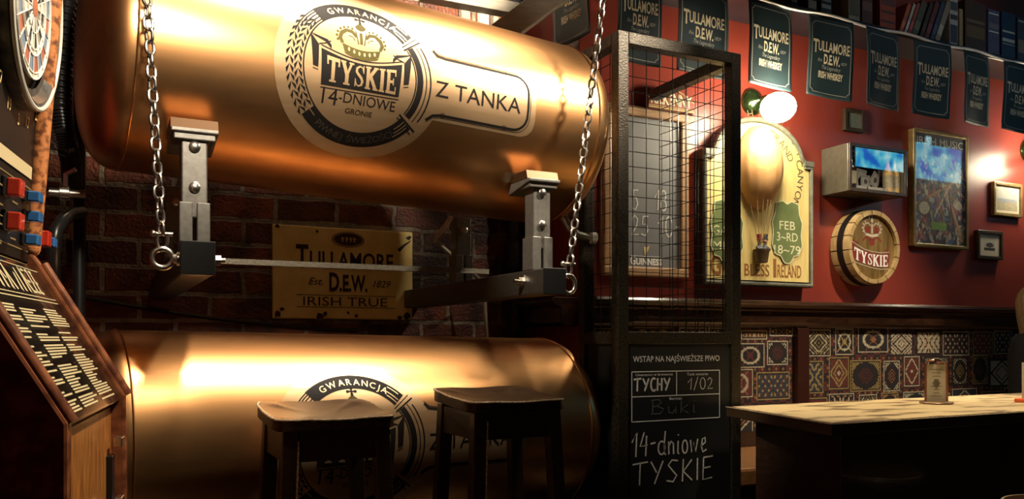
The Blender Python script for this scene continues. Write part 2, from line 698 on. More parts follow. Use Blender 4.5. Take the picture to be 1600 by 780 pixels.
HAND = {   # handwriting: width, strokes
    '1': (.5, [[(.1, .6), (.45, 1), (.38, 0)]]),
    '4': (.62, [[(.35, 1), (.05, .42), (.6, .46)], [(.52, .85), (.45, 0)]]),
    '-': (.45, [[(.05, .5), (.42, .54)]]),
    'd': (.62, [circ(.28, .3, .25, .28, 60, 400), [(.56, 1.0), (.48, .5), (.5, .05), (.6, .0)]]),
    'n': (.5, [[(.05, .55), (.06, 0)], [(.06, .35), (.25, .56), (.4, .45), (.42, 0)]]),
    'i': (.26, [[(.12, .55), (.1, .05), (.2, 0)], [(.12, .78), (.16, .82)]]),
    'o': (.5, [circ(.24, .28, .2, .28)]),
    'w': (.66, [[(.03, .55), (.12, .02), (.3, .45), (.42, .02), (.6, .58)]]),
    'e': (.5, [[(.05, .25), (.4, .42), (.36, .62), (.16, .56), (.08, .25), (.2, 0), (.48, .1)]]),
    'T': (.8, [[(.0, .93), (.8, 1)], [(.4, .96), (.36, 0)]]),
    'Y': (.7, [[(.02, 1), (.32, .5)], [(.66, 1), (.2, 0)]]),
    'S': (.66, [[(.62, .95), (.3, 1), (.1, .78), (.34, .52), (.55, .3), (.36, .03), (.0, .1)]]),
    'K': (.66, [[(.12, 1), (.06, 0)], [(.58, .95), (.12, .45), (.6, .02)]]),
    'I': (.22, [[(.1, 1), (.08, 0)]]),
    'E': (.62, [[(.08, 1), (.04, 0), (.56, .06)], [(.08, 1), (.62, 1.04)], [(.06, .52), (.48, .56)]]),
    'C': (.55, [circ(.34, .5, .3, .5, 55, 310)]),
    'H': (.6, [[(.08, 1), (.05, 0)], [(.52, 1), (.5, 0)], [(.06, .5), (.52, .52)]]),
    '/': (.5, [[(.05, -.1), (.45, 1.1)]]),
    '0': (.58, [circ(.28, .5, .25, .5, 80, 440)]),
    '2': (.6, [[(.06, .78), (.25, 1), (.48, .82), (.4, .5), (.03, .02), (.56, .06)]]),
    '5': (.6, [[(.55, 1), (.16, .98), (.1, .58), (.4, .6), (.52, .32), (.32, .02), (.03, .1)]]),
    '8': (.6, [circ(.3, .75, .2, .24), circ(.28, .26, .25, .26)]),
    ',': (.3, [[(.15, .06), (.06, -.16)]]),
    'B': (.72, [[(.1, 1), (.08, 0)], [(.0, .95), (.4, 1), (.55, .78), (.3, .54), (.1, .52)], [(.3, .54), (.66, .36), (.5, .04), (.0, .02)]]),
    'u': (.52, [[(.05, .52), (.08, .08), (.28, .02), (.42, .3), (.42, .55), (.46, 0)]]),
    'k': (.5, [[(.08, 1), (.06, 0)], [(.42, .55), (.08, .26), (.46, 0)]]),
    ' ': (.5, []),
}


def hand(ink, s, x, y, h, w, wd):
    tot = sum(HAND[c][0] for c in s) + .14 * (len(s) - 1)
    k = w / tot
    cx = x
    for c in s:
        gw, st = HAND[c]
        for pts in st:
            ink.stroke([(cx + a * k, y + b * h) for a, b in pts], wd)
        cx += (gw + .14) * k


# ================================================================== THE SETTING
def struct(name, mb, m, **k):
    o = mb.build(name, m, **k)
    o['kind'] = 'structure'
    return o


VR, VB, UR, CEI = 3.6, 4.2, 2.17, 4.0      # red wall, brick wall, corner between them, ceiling
struct('floor', MB().box((-.9, -2.6, -.1), (11.2, 4.7, 0)), FLOORM)
struct('ceiling', MB().box((-.9, -2.6, CEI), (11.2, 4.7, CEI + .1)), CEILM)
struct('wall_back', MB().box((-.9, VB, 0), (UR + .2, VB + .2, CEI)), BRICK)
struct('wall_left', MB().box((-1.0, -2.6, 0), (-.9, 4.7, CEI)), REDW)
struct('wall_right', MB().box((UR, VR, 0), (11.2, VR + .2, CEI)), REDW)
struct('wall_corner', MB().box((UR, VR + .2, 0), (UR + .2, VB, CEI)), REDW)

# dado rail: thick dark polished timber over the bench
zt, zb = 1.265, 1.115
d = MB()
d.prism([(UR, VR, zt), (UR, VR - .15, zt), (UR, VR - .165, zt - .02), (UR, VR - .15, zt - .04), (UR, VR - .11, zt - .055), (UR, VR - .11, zb + .02), (UR, VR - .09, zb), (UR, VR, zb)], (8.0, 0, 0))
RAILM = mat('polished_rail_timber', (.05, .02, .010), .2, 0, (.022, .010, .006), 9, stretch=(1, 4, 4), coat=.5)
struct('trim_1', d, RAILM, bevel=.006)
d = MB()
d.prism([(UR, VR, zt), (UR - .15, VR, zt), (UR - .165, VR, zt - .02), (UR - .15, VR, zt - .04), (UR - .11, VR, zt - .055), (UR - .11, VR, zb + .02), (UR - .09, VR, zb), (UR, VR, zb)], (0, VB - VR, 0))
struct('trim_2', d, RAILM, bevel=.006)

# ================================================================== COPPER TANKS
R = .38
TU = (Vector((.049, 2.971, 1.987)), Vector((1.717, 3.133, 1.934)))
TL = (Vector((.02, 2.949, .70)), Vector((1.699, 3.185, .673)))


def tank_frame(T):
    c0, c1 = T
    dd = (c1 - c0).normalized()
    e1 = dd.cross(Vector((0, 0, 1))).normalized()
    e2 = e1.cross(dd)
    return c0, c1, dd, e1, e2


def make_tank(T, label, tcen, ground):
    c0, c1, dd, e1, e2 = tank_frame(T)
    L = (c1 - c0).length
    base = (c0 + c1) / 2 - Vector((0, 0, R))
    t = thing('beer_tank', label, 'tank', base, 'copper beer tanks')

    def wrap(off, s0=0.0, t0=0.0):
        def fn(s, q):
            a = (q + t0) / R
            return c0 + dd * (s + s0) + (e1 * math.cos(a) + e2 * math.sin(a)) * (R + off)
        return fn
    b = MB()
    b.lathe(c0, dd, [(L * i / 8, R) for i in range(9)], 160, caps=False)
    b.build('barrel', COPPER, t, smooth='all')
    for c, sg in ((c0, -1), (c1, 1)):
        b = MB()
        pr = []
        for i in range(25):
            a = PI / 2 * i / 24
            pr.append((.135 * math.sin(a) ** .9, R * max(math.cos(a), 0) ** .62 if i < 24 else 0))
        b.lathe(c, dd * sg, pr, 128, caps=False)
        b.build('dome_end', COPPER, t, smooth='all')
        b = MB()
        b.tube([c + (e1 * math.cos(2 * PI * k / 96) + e2 * math.sin(2 * PI * k / 96)) * (R + .0005) for k in range(96)], .0035, 6, closed=True)
        b.build('weld_seam', COPPER, t, smooth=True)
    # decal -------------------------------------------------------
    S0 = .682
    film = Ink()
    n = 64
    tagpts = []
    # disc and tag of the clear film in one outline
    for i in range(n + 1):
        a = math.radians(22 + (316 * i / n))
        tagpts.append((.293 * math.cos(a), .293 * math.sin(a)))
    tp = [(.64, -.109), (.665, -.10), (.685, -.08), (.692, -.05), (.692, .06), (.685, .085), (.665, .105), (.64, .11)]
    film.poly(tagpts + tp)
    decal = film.mapped(wrap(.0006, S0, tcen), 'decal', FILM, t, slice_y=.012)
    decal.data.shade_smooth()
    k = Ink()
    ro, ri = .25, .197
    rm, rw = (ro + ri) / 2, ro - ri
    k.arc(0, 0, rm, 42, 132, rw)                    # top band
    k.arc(0, 0, rm, 222, 322, rw)                   # bottom band
    k.arc(0, 0, .212, -33, 35, .022)                # right hand pipe
    k.arc(0, 0, .196, -33, 35, .004)
    k.arc(0, 0, .252, -30, 32, .005)
    k.arc(0, 0, .236, -33, 35, .003)
    for a in (36, -37):                             # collars on the pipe
        ca, sa = math.cos(math.radians(a)), math.sin(math.radians(a))
        k.stroke([(.185 * ca, .185 * sa), (.268 * ca, .268 * sa)], .006)
        ca, sa = math.cos(math.radians(a * 1.1)), math.sin(math.radians(a * 1.1))
        k.stroke([(.187 * ca, .187 * sa), (.264 * ca, .264 * sa)], .004)
    for r_, a0, a1 in ((.246, 130, 158), (.238, 128, 152), (.229, 128, 150), (.218, 126, 148), (.207, 124, 146), (.199, 120, 222)):
        k.arc(0, 0, r_, a0, a1, .0045)
    for row, rr in ((0, .244), (1, .217)):          # two ears of barley
        for i in range(13):
            a = 140 + i * 6.3 - row * 3
            for sg in (-1, 1):
                aa = math.radians(a + 2.5)
                px, py = rr * math.cos(aa), rr * math.sin(aa)
                dirx, diry = math.sin(aa), -math.cos(aa)
                ox, oy = math.cos(aa) * sg, math.sin(aa) * sg
                tipx, tipy = px - dirx * .016 * 1.2 + ox * .006, py - diry * .016 * 1.2 + oy * .006
                bx, by = px + dirx * .010, py + diry * .010
                mx, my = (tipx + bx) / 2, (tipy + by) / 2
                k.poly([(bx, by), (mx + ox * .010, my + oy * .010), (tipx + ox * .004, tipy + oy * .004), (mx + ox * .001, my + oy * .001)])
    # tag pipe to the right
    tagl = [(.262, .135), (.28, .118), (.31, .113), (.57, .113)] + [(.60 + .058 * math.cos(math.radians(a)), .055 + .058 * math.sin(math.radians(a))) for a in range(80, -1, -16)] + \
           [(.658, -.005)] + [(.60 + .058 * math.cos(math.radians(a)), -.03 + .058 * math.sin(math.radians(a))) for a in range(-10, -91, -16)] + [(.30, -.088), (.27, -.094), (.248, -.112)]
    k.stroke(tagl, .0095)
    k.stroke([(x * 1.0 + (.010 if x > .55 else 0), y + (.008 if y > 0.01 else -.008)) for x, y in tagl], .0022)
    for x0 in (.305, .56):
        k.stroke([(x0, -.098), (x0, -.078)], .003)
        k.stroke([(x0 + .008, -.098), (x0 + .008, -.078)], .003)
    k.stroke([(.56, .103), (.56, .122)], .003)
    k.mapped(wrap(.0012, S0, tcen), 'emblem_ring', DECAL, decal, slice_y=.012)
    # lettering in the band: bare metal colour
    k = Ink()
    k.arctext('GWARANCJA', 0, 0, .211, 118, 58, .023, .004)
    k.rect(.166, .146, .176, .15)
    k.cut().arc(0, 0, .24, 46, 57, .003)
    k.arc(0, 0, .222, 43, 56, .003)
    k.arc(0, 0, .21, 40, 54, .003)
    k.cut()
    for a0, a1, r_ in ((306, 320, .236), (308, 322, .226), (310, 322, .214)):
        k.arc(0, 0, r_, a0, a1, .003)
    k.cut().arc(0, 0, .218, 208, 229, .003)
    k.mapped(wrap(.0018, S0, tcen), 'band_lettering', DECALTXT, decal, slice_y=.012)
    k = Ink()
    k.arctext('PIWNEJ ŚWIEŻOŚCI', 0, 0, .213, 236, 306, .022, .002, inside=True)
    k.mapped(wrap(.0018, S0, tcen), 'lower_band_lettering', mat('dull_band_lettering', (.05, .04, .03), .4, .3), decal, slice_y=.012)
    # ribbon
    k = Ink()
    top = [(-.142 + .284 * i / 16, .052 - .026 * math.sin(PI * i / 16) + .004 * i / 16) for i in range(17)]
    k.poly(top[::-1] + [(-.137, -.064), (.135, -.056)])
    k.stroke([(x, y + .010) for x, y in top], .004)
    k.stroke([(-.137, -.072), (.137, -.064)], .0035)
    for sg in (-1, 1):
        k.poly([(sg * .150, .062), (sg * .178, .098), (sg * .168, -.008), (sg * .150, -.012)])
        k.poly([(sg * .178, .098), (sg * .12, .085), (sg * .108, .068), (sg * .108, .055), (sg * .128, .076), (sg * .162, .088)])
        k.stroke([(sg * .15, .064), (sg * .125, .072), (sg * .11, .082)], .004)
        k.stroke([(sg * .150, -.02), (sg * .168, -.016)], .003)
    # wording under the ribbon
    k.cut().text('14', -.128, -.121, .052, .052)
    k.text('-DNIOWE', -.072, -.106, .033, .200)
    k.cut().text('GRONIE', -.044, -.139, .017, .094, bold=.004)
    k.cut().text('Z TANKA', .272, -.026, .054, .352)
    k.mapped(wrap(.0013, S0, tcen), 'ribbon', DECAL, decal, slice_y=.012)
    k = Ink()
    for i, c in enumerate('TYSKIE'):
        pass
    wide_letters(k, 'TYSKIE', -.122, -.05, .073, .244)
    k.v = [(x, y + .012 * (abs(x) / .122) ** 2 * (y + .05) / .073 * .8) for x, y in k.v]
    k.mapped(wrap(.002, S0, tcen), 'ribbon_lettering', DECALTXT, decal, slice_y=.012, sep=lambda x, y: (wrap(1.0, S0, tcen)(x, y) - wrap(0.0, S0, tcen)(x, y)))
    # crown
    k = Ink()
    for sg in (-1, 1):
        pts = [(sg * (.018 + .052 * (1 - math.cos(a)) / 1.0 * .72 if False else sg * 0 + .012), .13) for a in (0,)]
        arch = [(sg * .016, .118), (sg * .03, .134), (sg * .05, .136), (sg * .068, .122), (sg * .074, .104), (sg * .066, .086)]
        k.stroke(arch, [.010, .012, .013, .014, .013, .010])
        for (x, y) in [(sg * .03, .146), (sg * .044, .149), (sg * .058, .145), (sg * .071, .137), (sg * .081, .124), (sg * .085, .110), (sg * .082, .096)]:
            k.poly(circ(x, y, .0045, .0045, n=8)[:-1])
        k.stroke([(sg * .022, .103), (sg * .03, .115), (sg * .044, .117)], .0025)
        k.stroke([(sg * .019, .140), (sg * .010, .092)], .004)
    k.rect(-.005, .094, .005, .136)
    band = [(-.066 + .132 * i / 12, .083 - .012 * math.sin(PI * i / 12)) for i in range(13)]
    bandb = [(-.060 + .12 * i / 12, .060 - .012 * math.sin(PI * i / 12)) for i in range(13)]
    k.stroke(band, .004)
    for i in range(12):
        if True:
            k.poly([bandb[i], bandb[i + 1], (band[i + 1][0], band[i + 1][1]), (band[i][0], band[i][1])])
    k.stroke([(x, y - .004) for x, y in bandb], [.002] + [.008] * 11 + [.002])
    k.poly([(0, .176), (-.02, .158), (-.015, .148), (0, .142), (.015, .148), (.02, .158)])
    k.mapped(wrap(.0013, S0 - .004, tcen), 'crown_emblem', GOLDDEC, decal, slice_y=.012)
    k = Ink()
    for i in range(6):
        x = -.045 + .018 * i
        k.poly(circ(x, .071 - .012 * math.sin(PI * (i + .5) / 6), .004, .007, n=10)[:-1])
    k.mapped(wrap(.002, S0 - .004, tcen), 'crown_jewels', DECALTXT, decal, slice_y=.012)
    k = Ink()
    k.stroke([(0, .172), (0, .198)], .006)
    k.stroke([(-.014, .187), (.014, .187)], .006)
    for (x, y) in ((0, .199), (-.014, .187), (.014, .187), (0, .175)):
        k.rect(x - .005, y - .005, x + .005, y + .005)
    k.mapped(wrap(.0013, S0 - .004, tcen), 'crown_cross', DECAL, decal, slice_y=.012)
    # small data plate and outlet elbow
    if not ground:
        k = Ink().rect(-.035, -.022, .035, .022)
        k.mapped(wrap(.004, 1.34, -.30), 'data_plate', mat('pale_metal_plate', (.6, .52, .38), .4, .6), t, slice_y=.01)
        b = MB()
        p0 = c1 + dd * .05 - Vector((0, 0, .31)) + e1 * .05
        b.tube([p0, p0 + Vector((.0, -.02, -.05)), p0 + Vector((.02, -.03, -.09)), p0 + Vector((.06, -.03, -.12)), p0 + Vector((.12, -.03, -.13))], .018, 12)
        b.lathe(p0 + Vector((0, -.01, -.02)), (0, -.4, -1), [(0, .026), (.03, .026)], 16)
        b.build('outlet_elbow', GALV, t, smooth=True)
        q_ = p0 + Vector((.12, -.03, -.13))
        MB().lathe(q_, (1, 0, 0), [(0, .022), (.004, .026), (.03, .026), (.034, .02)], 16).build('outlet_cap', mat('white_cap', (.7, .66, .56), .5), t, smooth=True)
    else:
        for s_ in (.2, 1.45):
            b = MB()
            cc = c0 + dd * s_
            for sg in (-1, 1):
                b.hexa([cc + Vector((-.03, sg * .2 - .03, -.7 if False else -cc.z)), cc + Vector((.03, sg * .2 - .03, -cc.z)), cc + Vector((.03, sg * .2 + .03, -cc.z)), cc + Vector((-.03, sg * .2 + .03, -cc.z))],
                       [cc + Vector((-.03, sg * .2 - .03, -.32)), cc + Vector((.03, sg * .2 - .03, -.32)), cc + Vector((.03, sg * .2 + .03, -.32)), cc + Vector((-.03, sg * .2 + .03, -.32))])
            b.build('foot', STEELD, t)
    return t


make_tank(TU, 'upper copper beer tank held in the steel cradle, its round label fully in view', -.03, False)
make_tank(TL, 'lower copper beer tank standing behind the two bar stools', .005, True)

# ================================================================== CRADLE UNDER THE UPPER TANK
cr = thing('tank_cradle', 'grey steel cradle of two wall arms with bolted uprights under the upper tank', 'tank cradle', (.9, VB, 1.29))
ARMS = []
for px, v0, zz in ((309, 2.50, 1.33), (866, 2.62, 1.31)):
    u = at(px, 405, v0).x
    ARMS.append((u, v0, zz))
    b = MB().box((u - .046, v0, zz - .095), (u + .046, VB - .001, zz))
    arm = b.build('arm', mat('grey_arm_steel', (.07, .065, .055), .4, .5, (.10, .09, .075), 90, bump=.1), cr, bevel=.006)
    b = MB().box((u - .048, v0 - .006, zz - .097), (u + .048, v0 - .0005, zz + .001))
    b.build('end_cap', BLACKP, arm, bevel=.004)
    for vv, front in ((v0 + .13, True), (v0 + .88, False)):
        c0, c1, dd, e1, e2 = tank_frame(TU)
        s_ = (u - c0.x) / dd.x
        ax = c0 + dd * s_
        h = zz + .31
        if not front:
            h = ax.z - math.sqrt(max(.0, (R + .012) ** 2 - (vv + .04 - ax.y) ** 2)) if abs(vv + .04 - ax.y) < R else zz + .3
        up = MB().box((u - .036, vv - .036, zz + .08), (u + .036, vv + .036, h)).build('upright', STEEL, cr, bevel=.004)
        # slotted sleeve: two channels with a gap between them
        b = MB()
        b.box((u - .043, vv - .043, zz), (u - .006, vv + .043, zz + .125))
        b.box((u + .006, vv - .043, zz), (u + .043, vv + .043, zz + .125))
        b.build('sleeve', STEEL, up, bevel=.003)
        for q in ((.09, .21) if front else (.16,)):
            b = MB()
            b.lathe((u, vv - .036, zz + .08 + q), (0, -1, 0), [(0, .017), (.008, .016), (.012, .011), (.0125, .0)], 18)
            b.build('bolt_head', GALV, up, smooth=True)
        if front:
            b = MB()
            zs = h
            vs_ = ax.y - math.sqrt(max(0.0, (R + .004) ** 2 - (ax.z - zs - .03) ** 2))
            b.hexa([(u - .066, vv - .06, zs + .018), (u + .066, vv - .06, zs + .018), (u + .066, vs_ + .01, zs - .012), (u - .066, vs_ + .01, zs - .012)],
                   [(u - .066, vv - .06, zs + .030), (u + .066, vv - .06, zs + .030), (u + .066, vs_ - .012, zs + .03), (u - .066, vs_ - .012, zs + .03)])
            b.box((u - .058, vv - .05, zs - .002), (u + .058, vv + .05, zs + .02))
            pad = b.build('saddle', STEEL, up, bevel=.003)
            b = MB()
            b.hexa([(u - .066, vv - .045, zs + .031), (u + .066, vv - .045, zs + .031), (u + .066, vs_ - .013, zs + .031), (u - .066, vs_ - .013, zs + .031)],
                   [(u - .066, vv - .035, zs + .062), (u + .066, vv - .035, zs + .062), (u + .066, vs_ - .018, zs + .062), (u - .066, vs_ - .018, zs + .062)])
            b.build('saddle_pad', mat('copper_faced_pad', (.11, .055, .022), .4, .6), pad)
# tie bar
(ua, va, za), (ub, vb, zb2) = ARMS
MB().box((ua + .046, 3.09, za - .010), (ub - .046, 3.115, za + .010)).build('tie_bar', mat('flat_bar_steel', (.13, .115, .085), .5, .5, (.18, .16, .12), 150, bump=.2), cr)


def eye_bolt(u, v, z, sg):
    # eye on the outside of the arm, shank through it, nut on the other side
    b = MB()
    ring = []
    for k in range(28):
        a = 2 * PI * k / 28
        ring.append((u + sg * .092 + .027 * math.cos(a), v, z + .027 * math.sin(a)))
    b.tube(ring, .0085, 10, closed=True)
    b.tube([(u + sg * .066, v, z), (u - sg * .078, v, z)], .008, 10)
    b.lathe((u + sg * .046, v, z), (sg, 0, 0), [(0, .02), (.008, .02), (.009, .014), (.018, .013)], 20)
    b.lathe((u - sg * .046, v, z), (-sg, 0, 0), [(0, .019), (.004, .019), (.005, .016), (.02, .016)], 6)
    return b.build('eye_bolt', GALV, cr, smooth=True)


eye_bolt(ua, va + .03, za - .05, -1)
# right arm: a bow shackle eye on the far side of the cap and a bolt on the near face
b = MB()
eyeR = Vector((ub + .078, vb + .03, zb2 - .055))
ring = [(eyeR.x + .028 * math.cos(2 * PI * k / 28), eyeR.y, eyeR.z + .034 * math.sin(2 * PI * k / 28)) for k in range(28)]
b.tube(ring, .0085, 10, closed=True)
b.tube([(ub + .03, vb + .03, eyeR.z), (ub + .055, vb + .03, eyeR.z)], .009, 10)
b.build('eye_bolt', GALV, cr, smooth=True)
b = MB()
b.lathe((ub - .046, vb + .16, zb2 - .04), (-1, 0, 0), [(0, .026), (.004, .026), (.005, .017), (.022, .017)], 6)
b.tube([(ub - .06, vb + .16, zb2 - .04), (ub - .085, vb + .16, zb2 - .04)], .009, 10)
b.build('bolt_head', GALV, cr, smooth=True)


# ================================================================== CHAINS
def link_mesh(length, width, wire):
    pts = []
    r = width / 2 - wire
    h = length / 2 - wire - r
    for k in range(9):
        a = PI * k / 8
        pts.append((r * math.cos(a), 0, h + r * math.sin(a)))
    for k in range(9):
        a = PI + PI * k / 8
        pts.append((r * math.cos(a), 0, -h + r * math.sin(a)))
    b = MB()
    b.tube(pts, wire, 8, closed=True)
    return b


def chain(label, bottom, top, n_skip=0):
    bottom, top = Vector(bottom), Vector(top)
    t = thing('chain', label, 'chain', top, 'chains holding the tank cradle')
    d_ = top - bottom
    pitch = .034
    n = int(d_.length / pitch)
    q = d_.to_track_quat('Z', 'Y')
    first = None
    # shackle with its pin
    b = MB()
    p0 = bottom
    sh = [p0 + Vector((-.013, 0, .042)), p0 + Vector((-.014, 0, .02)), p0 + Vector((-.009, 0, -.002)), p0 + Vector((0, 0, -.009)), p0 + Vector((.009, 0, -.002)), p0 + Vector((.014, 0, .02)), p0 + Vector((.013, 0, .042))]
    b.tube(sh, .0055, 8)
    b.tube([p0 + Vector((-.026, 0, .042)), p0 + Vector((.028, 0, .042))], .0065, 10)
    b.ball(p0 + Vector((-.024, 0, .042)), .010, 10)
    b.build('shackle', GALV, t, smooth=True)
    lk = link_mesh(.047, .034, .0048)
    for i in range(n):
        p = bottom + d_.normalized() * (.058 + i * pitch)
        if p.z > top.z - .015:
            break
        if first is None:
            first = lk.build('link', CHAINM, None, smooth=True)
            first.parent = t
            o = first
        else:
            o = first.copy()
            COL.objects.link(o)
            o.parent = t
        o.rotation_mode = 'QUATERNION'
        tw = (i % 2) * PI / 2 + .5 + .18 * math.sin(i * 1.7)
        o.rotation_quaternion = q @ Matrix.Rotation(tw, 3, 'Z').to_quaternion()
        o.location = p - top
    b = MB()
    b.lathe((top.x, top.y, CEI), (0, 0, -1), [(0, .05), (.012, .05), (.02, .02), (.05, .014), (CEI - top.z + .01, .006)], 16)
    b.build('ceiling_hook', GALV, t, smooth=True)
    return t


el = Vector((ua - .092, va + .03, za - .05))
dirL = at(238, 0, el.y) - at(262, 395, el.y)
b0 = el + Vector((0, 0, .027))
chain('left steel chain hanging to the ring at the left arm of the cradle', b0, b0 + dirL * ((3.9 - b0.z) / dirL.z))
dirR = at(950, 0, eyeR.y) - at(899, 415, eyeR.y)
b0 = eyeR + Vector((0, 0, .034))
chain('right steel chain hanging past the far end of the upper tank', b0, b0 + dirR * ((3.9 - b0.z) / dirR.z))

# ================================================================== STEEL BEAMS OVER THE TANKS
BEAM = mat('brushed_beam_steel', (.50, .46, .38), .36, .45, (.40, .37, .31), 14, stretch=(1, 1, 6))
t = thing('beam_frame', 'bare steel beam frame above the right half of the upper tank', 'beam', (1.9, 3.6, 2.6))
p1, p2 = at(662, -6, 3.75), at(812, 22, 3.75)
b = MB()
b.hexa([p1, p2, p2 + Vector((0, .08, 0)), p1 + Vector((0, .08, 0))], [p1 + Vector((0, 0, .06)), p2 + Vector((0, 0, .06)), p2 + Vector((0, .08, .06)), p1 + Vector((0, .08, .06))])
b.build('cross_beam', BEAM, t, bevel=.004)
q1, q2 = at(792, 44, 3.50), at(905, -40, 3.30)
b = MB()
dn_ = (q2 - q1).normalized()
sd = Vector((0, 1, 0)).cross(dn_).normalized() * .055
bk_ = Vector((.02, .13, 0))
q0_ = q1 - dn_ * .05
q3_ = q2 + dn_ * 1.2
b.hexa([q0_ - sd, q0_ + sd, q0_ + sd + bk_, q0_ - sd + bk_], [q3_ - sd, q3_ + sd, q3_ + sd + bk_, q3_ - sd + bk_])
b.build('diagonal_beam', BEAM, t, bevel=.004)
for px, wd, m in ((728, .05, BEAM), (757, .05, mat('white_pipe', (.7, .66, .58), .4)), (775, .03, BEAM)):
    p = at(px, 20, 4.1)
    MB().box((p.x - wd / 2, p.y, p.z - .35), (p.x + wd / 2, p.y + .04, CEI)).build('hanger', m, t)

# ================================================================== TIN SIGN ON THE BRICK
a, c = at(426, 497, VB - .03), at(645, 501, VB - .03)
zl, zh = (a.z + c.z) / 2, at(530, 356, VB - .03).z
TIN = mat('aged_brass_tin', (1.0, .82, .32), .36, .1, (.85, .65, .2), 7, coat=.2, bump=.05, bscale=5)
t = thing('tin_sign', 'yellowed tin whiskey sign on the brick between the two copper tanks', 'sign', (a.x, VB - .02, zl))
W, H = c.x - a.x, zh - zl
MB().box((a.x, VB - .03, zl), (c.x, VB - .004, zh)).build('plate', TIN, t, bevel=.006)
pm = plane_map((a.x, VB - .0315, zl), *XZ)
k = Ink()
k.text('T', .155 * W, .555 * H, .235 * H, .085 * W, bold=.025)
k.text('ULLAMORE', .25 * W, .555 * H, .175 * H, .60 * W, bold=.015)
k.cut().text('D', .385 * W, .31 * H, .19 * H, .07 * W, bold=.03)
k.text('.E.W.', .458 * W, .31 * H, .17 * H, .20 * W, bold=.03)
k.cut().text('Est.', .24 * W, .37 * H, .075 * H, .10 * W, shear=.35)
k.cut().text('1829', .70 * W, .36 * H, .075 * H, .13 * W, shear=.3)
k.cut().text('IRISH TRUE', .205 * W, .145 * H, .095 * H, .60 * W)
k.cut().rect(.16 * W, .255 * H, .87 * W, .262 * H)
k.rect(.16 * W, .125 * H, .87 * W, .132 * H)
k.mapped(pm, 'lettering', mat('dark_brown_print', (.03, .008, .006), .5), t)
k = Ink()
for (x, y, r_) in ((.03, .05, .03), (.06, .1, .02), (.32, .03, .03), (.36, .06, .018), (.95, .04, .035), (.9, .02, .02), (.97, .93, .02), (.03, .98, .02), (.3, .95, .012), (.58, .04, .015), (.52, .07, .012)):
    k.cut().poly([(x * W + r_ * W * math.cos(q) * random.uniform(.5, 1.2), y * H + r_ * W * math.sin(q) * random.uniform(.5, 1.1)) for q in [i * PI / 4.5 for i in range(9)]])
k.cut().stroke([(.89 * W, .78 * H), (.93 * W, .84 * H), (.985 * W, .9 * H)], [.02, .014, .004])
k.mapped(pm, 'rust_spot', mat('rust_brown', (.035, .012, .008), .7), t)
k = Ink()
k.poly(circ(.52 * W, .875 * H, .115 * W, .085 * H, n=28)[:-1])
k.mapped(plane_map((a.x, VB - .0312, zl), *XZ), 'oval_badge', mat('badge_brown', (.05, .018, .01), .5), t)
k = Ink()
k.stroke(circ(.52 * W, .875 * H, .105 * W, .075 * H, n=28), .003)
for x in (-.04, -.01, .02, .045):
    k.stroke([((.52 + x) * W, .85 * H), ((.515 + x) * W, .9 * H), ((.53 + x) * W, .88 * H)], .006)
k.mapped(plane_map((a.x, VB - .0318, zl), *XZ), 'badge_relief', TIN, t)

# ================================================================== PIPES AND HOSES AT THE LEFT AND BEHIND
p = at(124, 250, 3.5)
t = thing('standpipe', 'black vertical pipe at the left end of the tanks', 'pipe', (p.x, p.y, 0))
MB().lathe((p.x, p.y, 0), (0, 0, 1), [(0, .022), (CEI, .022)], 20).build('pipe', BLACKM, t, smooth=True)
for z in (.9, 2.0, 3.0):
    MB().lathe((p.x, p.y, z), (0, 0, 1), [(0, .027), (.03, .027)], 20).build('collar', BLACKM, t, smooth=True)
p = at(806, 430, 4.06)
t = thing('lagged_pipe', 'vertical pipe wrapped in shiny black foil against the brick', 'pipe', (p.x, p.y, 0))
pr = [(i * .03, .05 + .006 * math.sin(i * 2.1) + .004 * math.sin(i * 5.3)) for i in range(int(CEI / .03) + 1)]
MB().lathe((p.x, p.y, 0), (0, 0, 1), pr, 20).build('lagging', FOIL, t, smooth=True)
# corrugated hose
pts = [at(x, y, v) for x, y, v in ((113, -260, 3.3), (112, -120, 3.3), (109, -30, 3.28), (101, 40, 3.25), (96, 110, 3.22), (95, 170, 3.2), (100, 205, 3.2), (107, 232, 3.22), (111, 255, 3.3), (113, 290, 3.44))]
fine = []
for i in range(len(pts) - 1):
    n = 26
    for q in range(n):
        fine.append(pts[i].lerp(pts[i + 1], q / n))
b = MB().tube(fine, [.031 + (.004 if i % 4 < 2 else -.002) for i in range(len(fine))], 14)
tag(b.build('corrugated_hose', RUBBER, None, smooth=True), 'black corrugated hose hanging between dart machine and upper tank', 'hose')
# dull metal strip with wavy sheen
a, c = at(112, 180, 3.75), at(129, 10, 3.75)
t = thing('metal_strip', 'wavy polished metal strip behind the corrugated hose', 'strip', (a.x, 3.75, 1.4))
MB().box((a.x - .01, 3.75, 1.45), (c.x + .0, 3.765, 3.3)).build('strip', mat('wavy_tin', (.55, .47, .36), .25, .9, bump=.6, scale=6), t)
e = at(121, 20, 3.748)
b = MB().tube([(e.x + .012 * math.cos(2 * PI * k / 20), e.y, e.z + .012 * math.sin(2 * PI * k / 20)) for k in range(20)], .004, 8, closed=True)
b.build('eyelet', GALV, t, smooth=True)
MB().box((a.x - .02, 3.765, 1.40), (c.x + .02, VB, 1.45)).build('bracket', BLACKM, t)
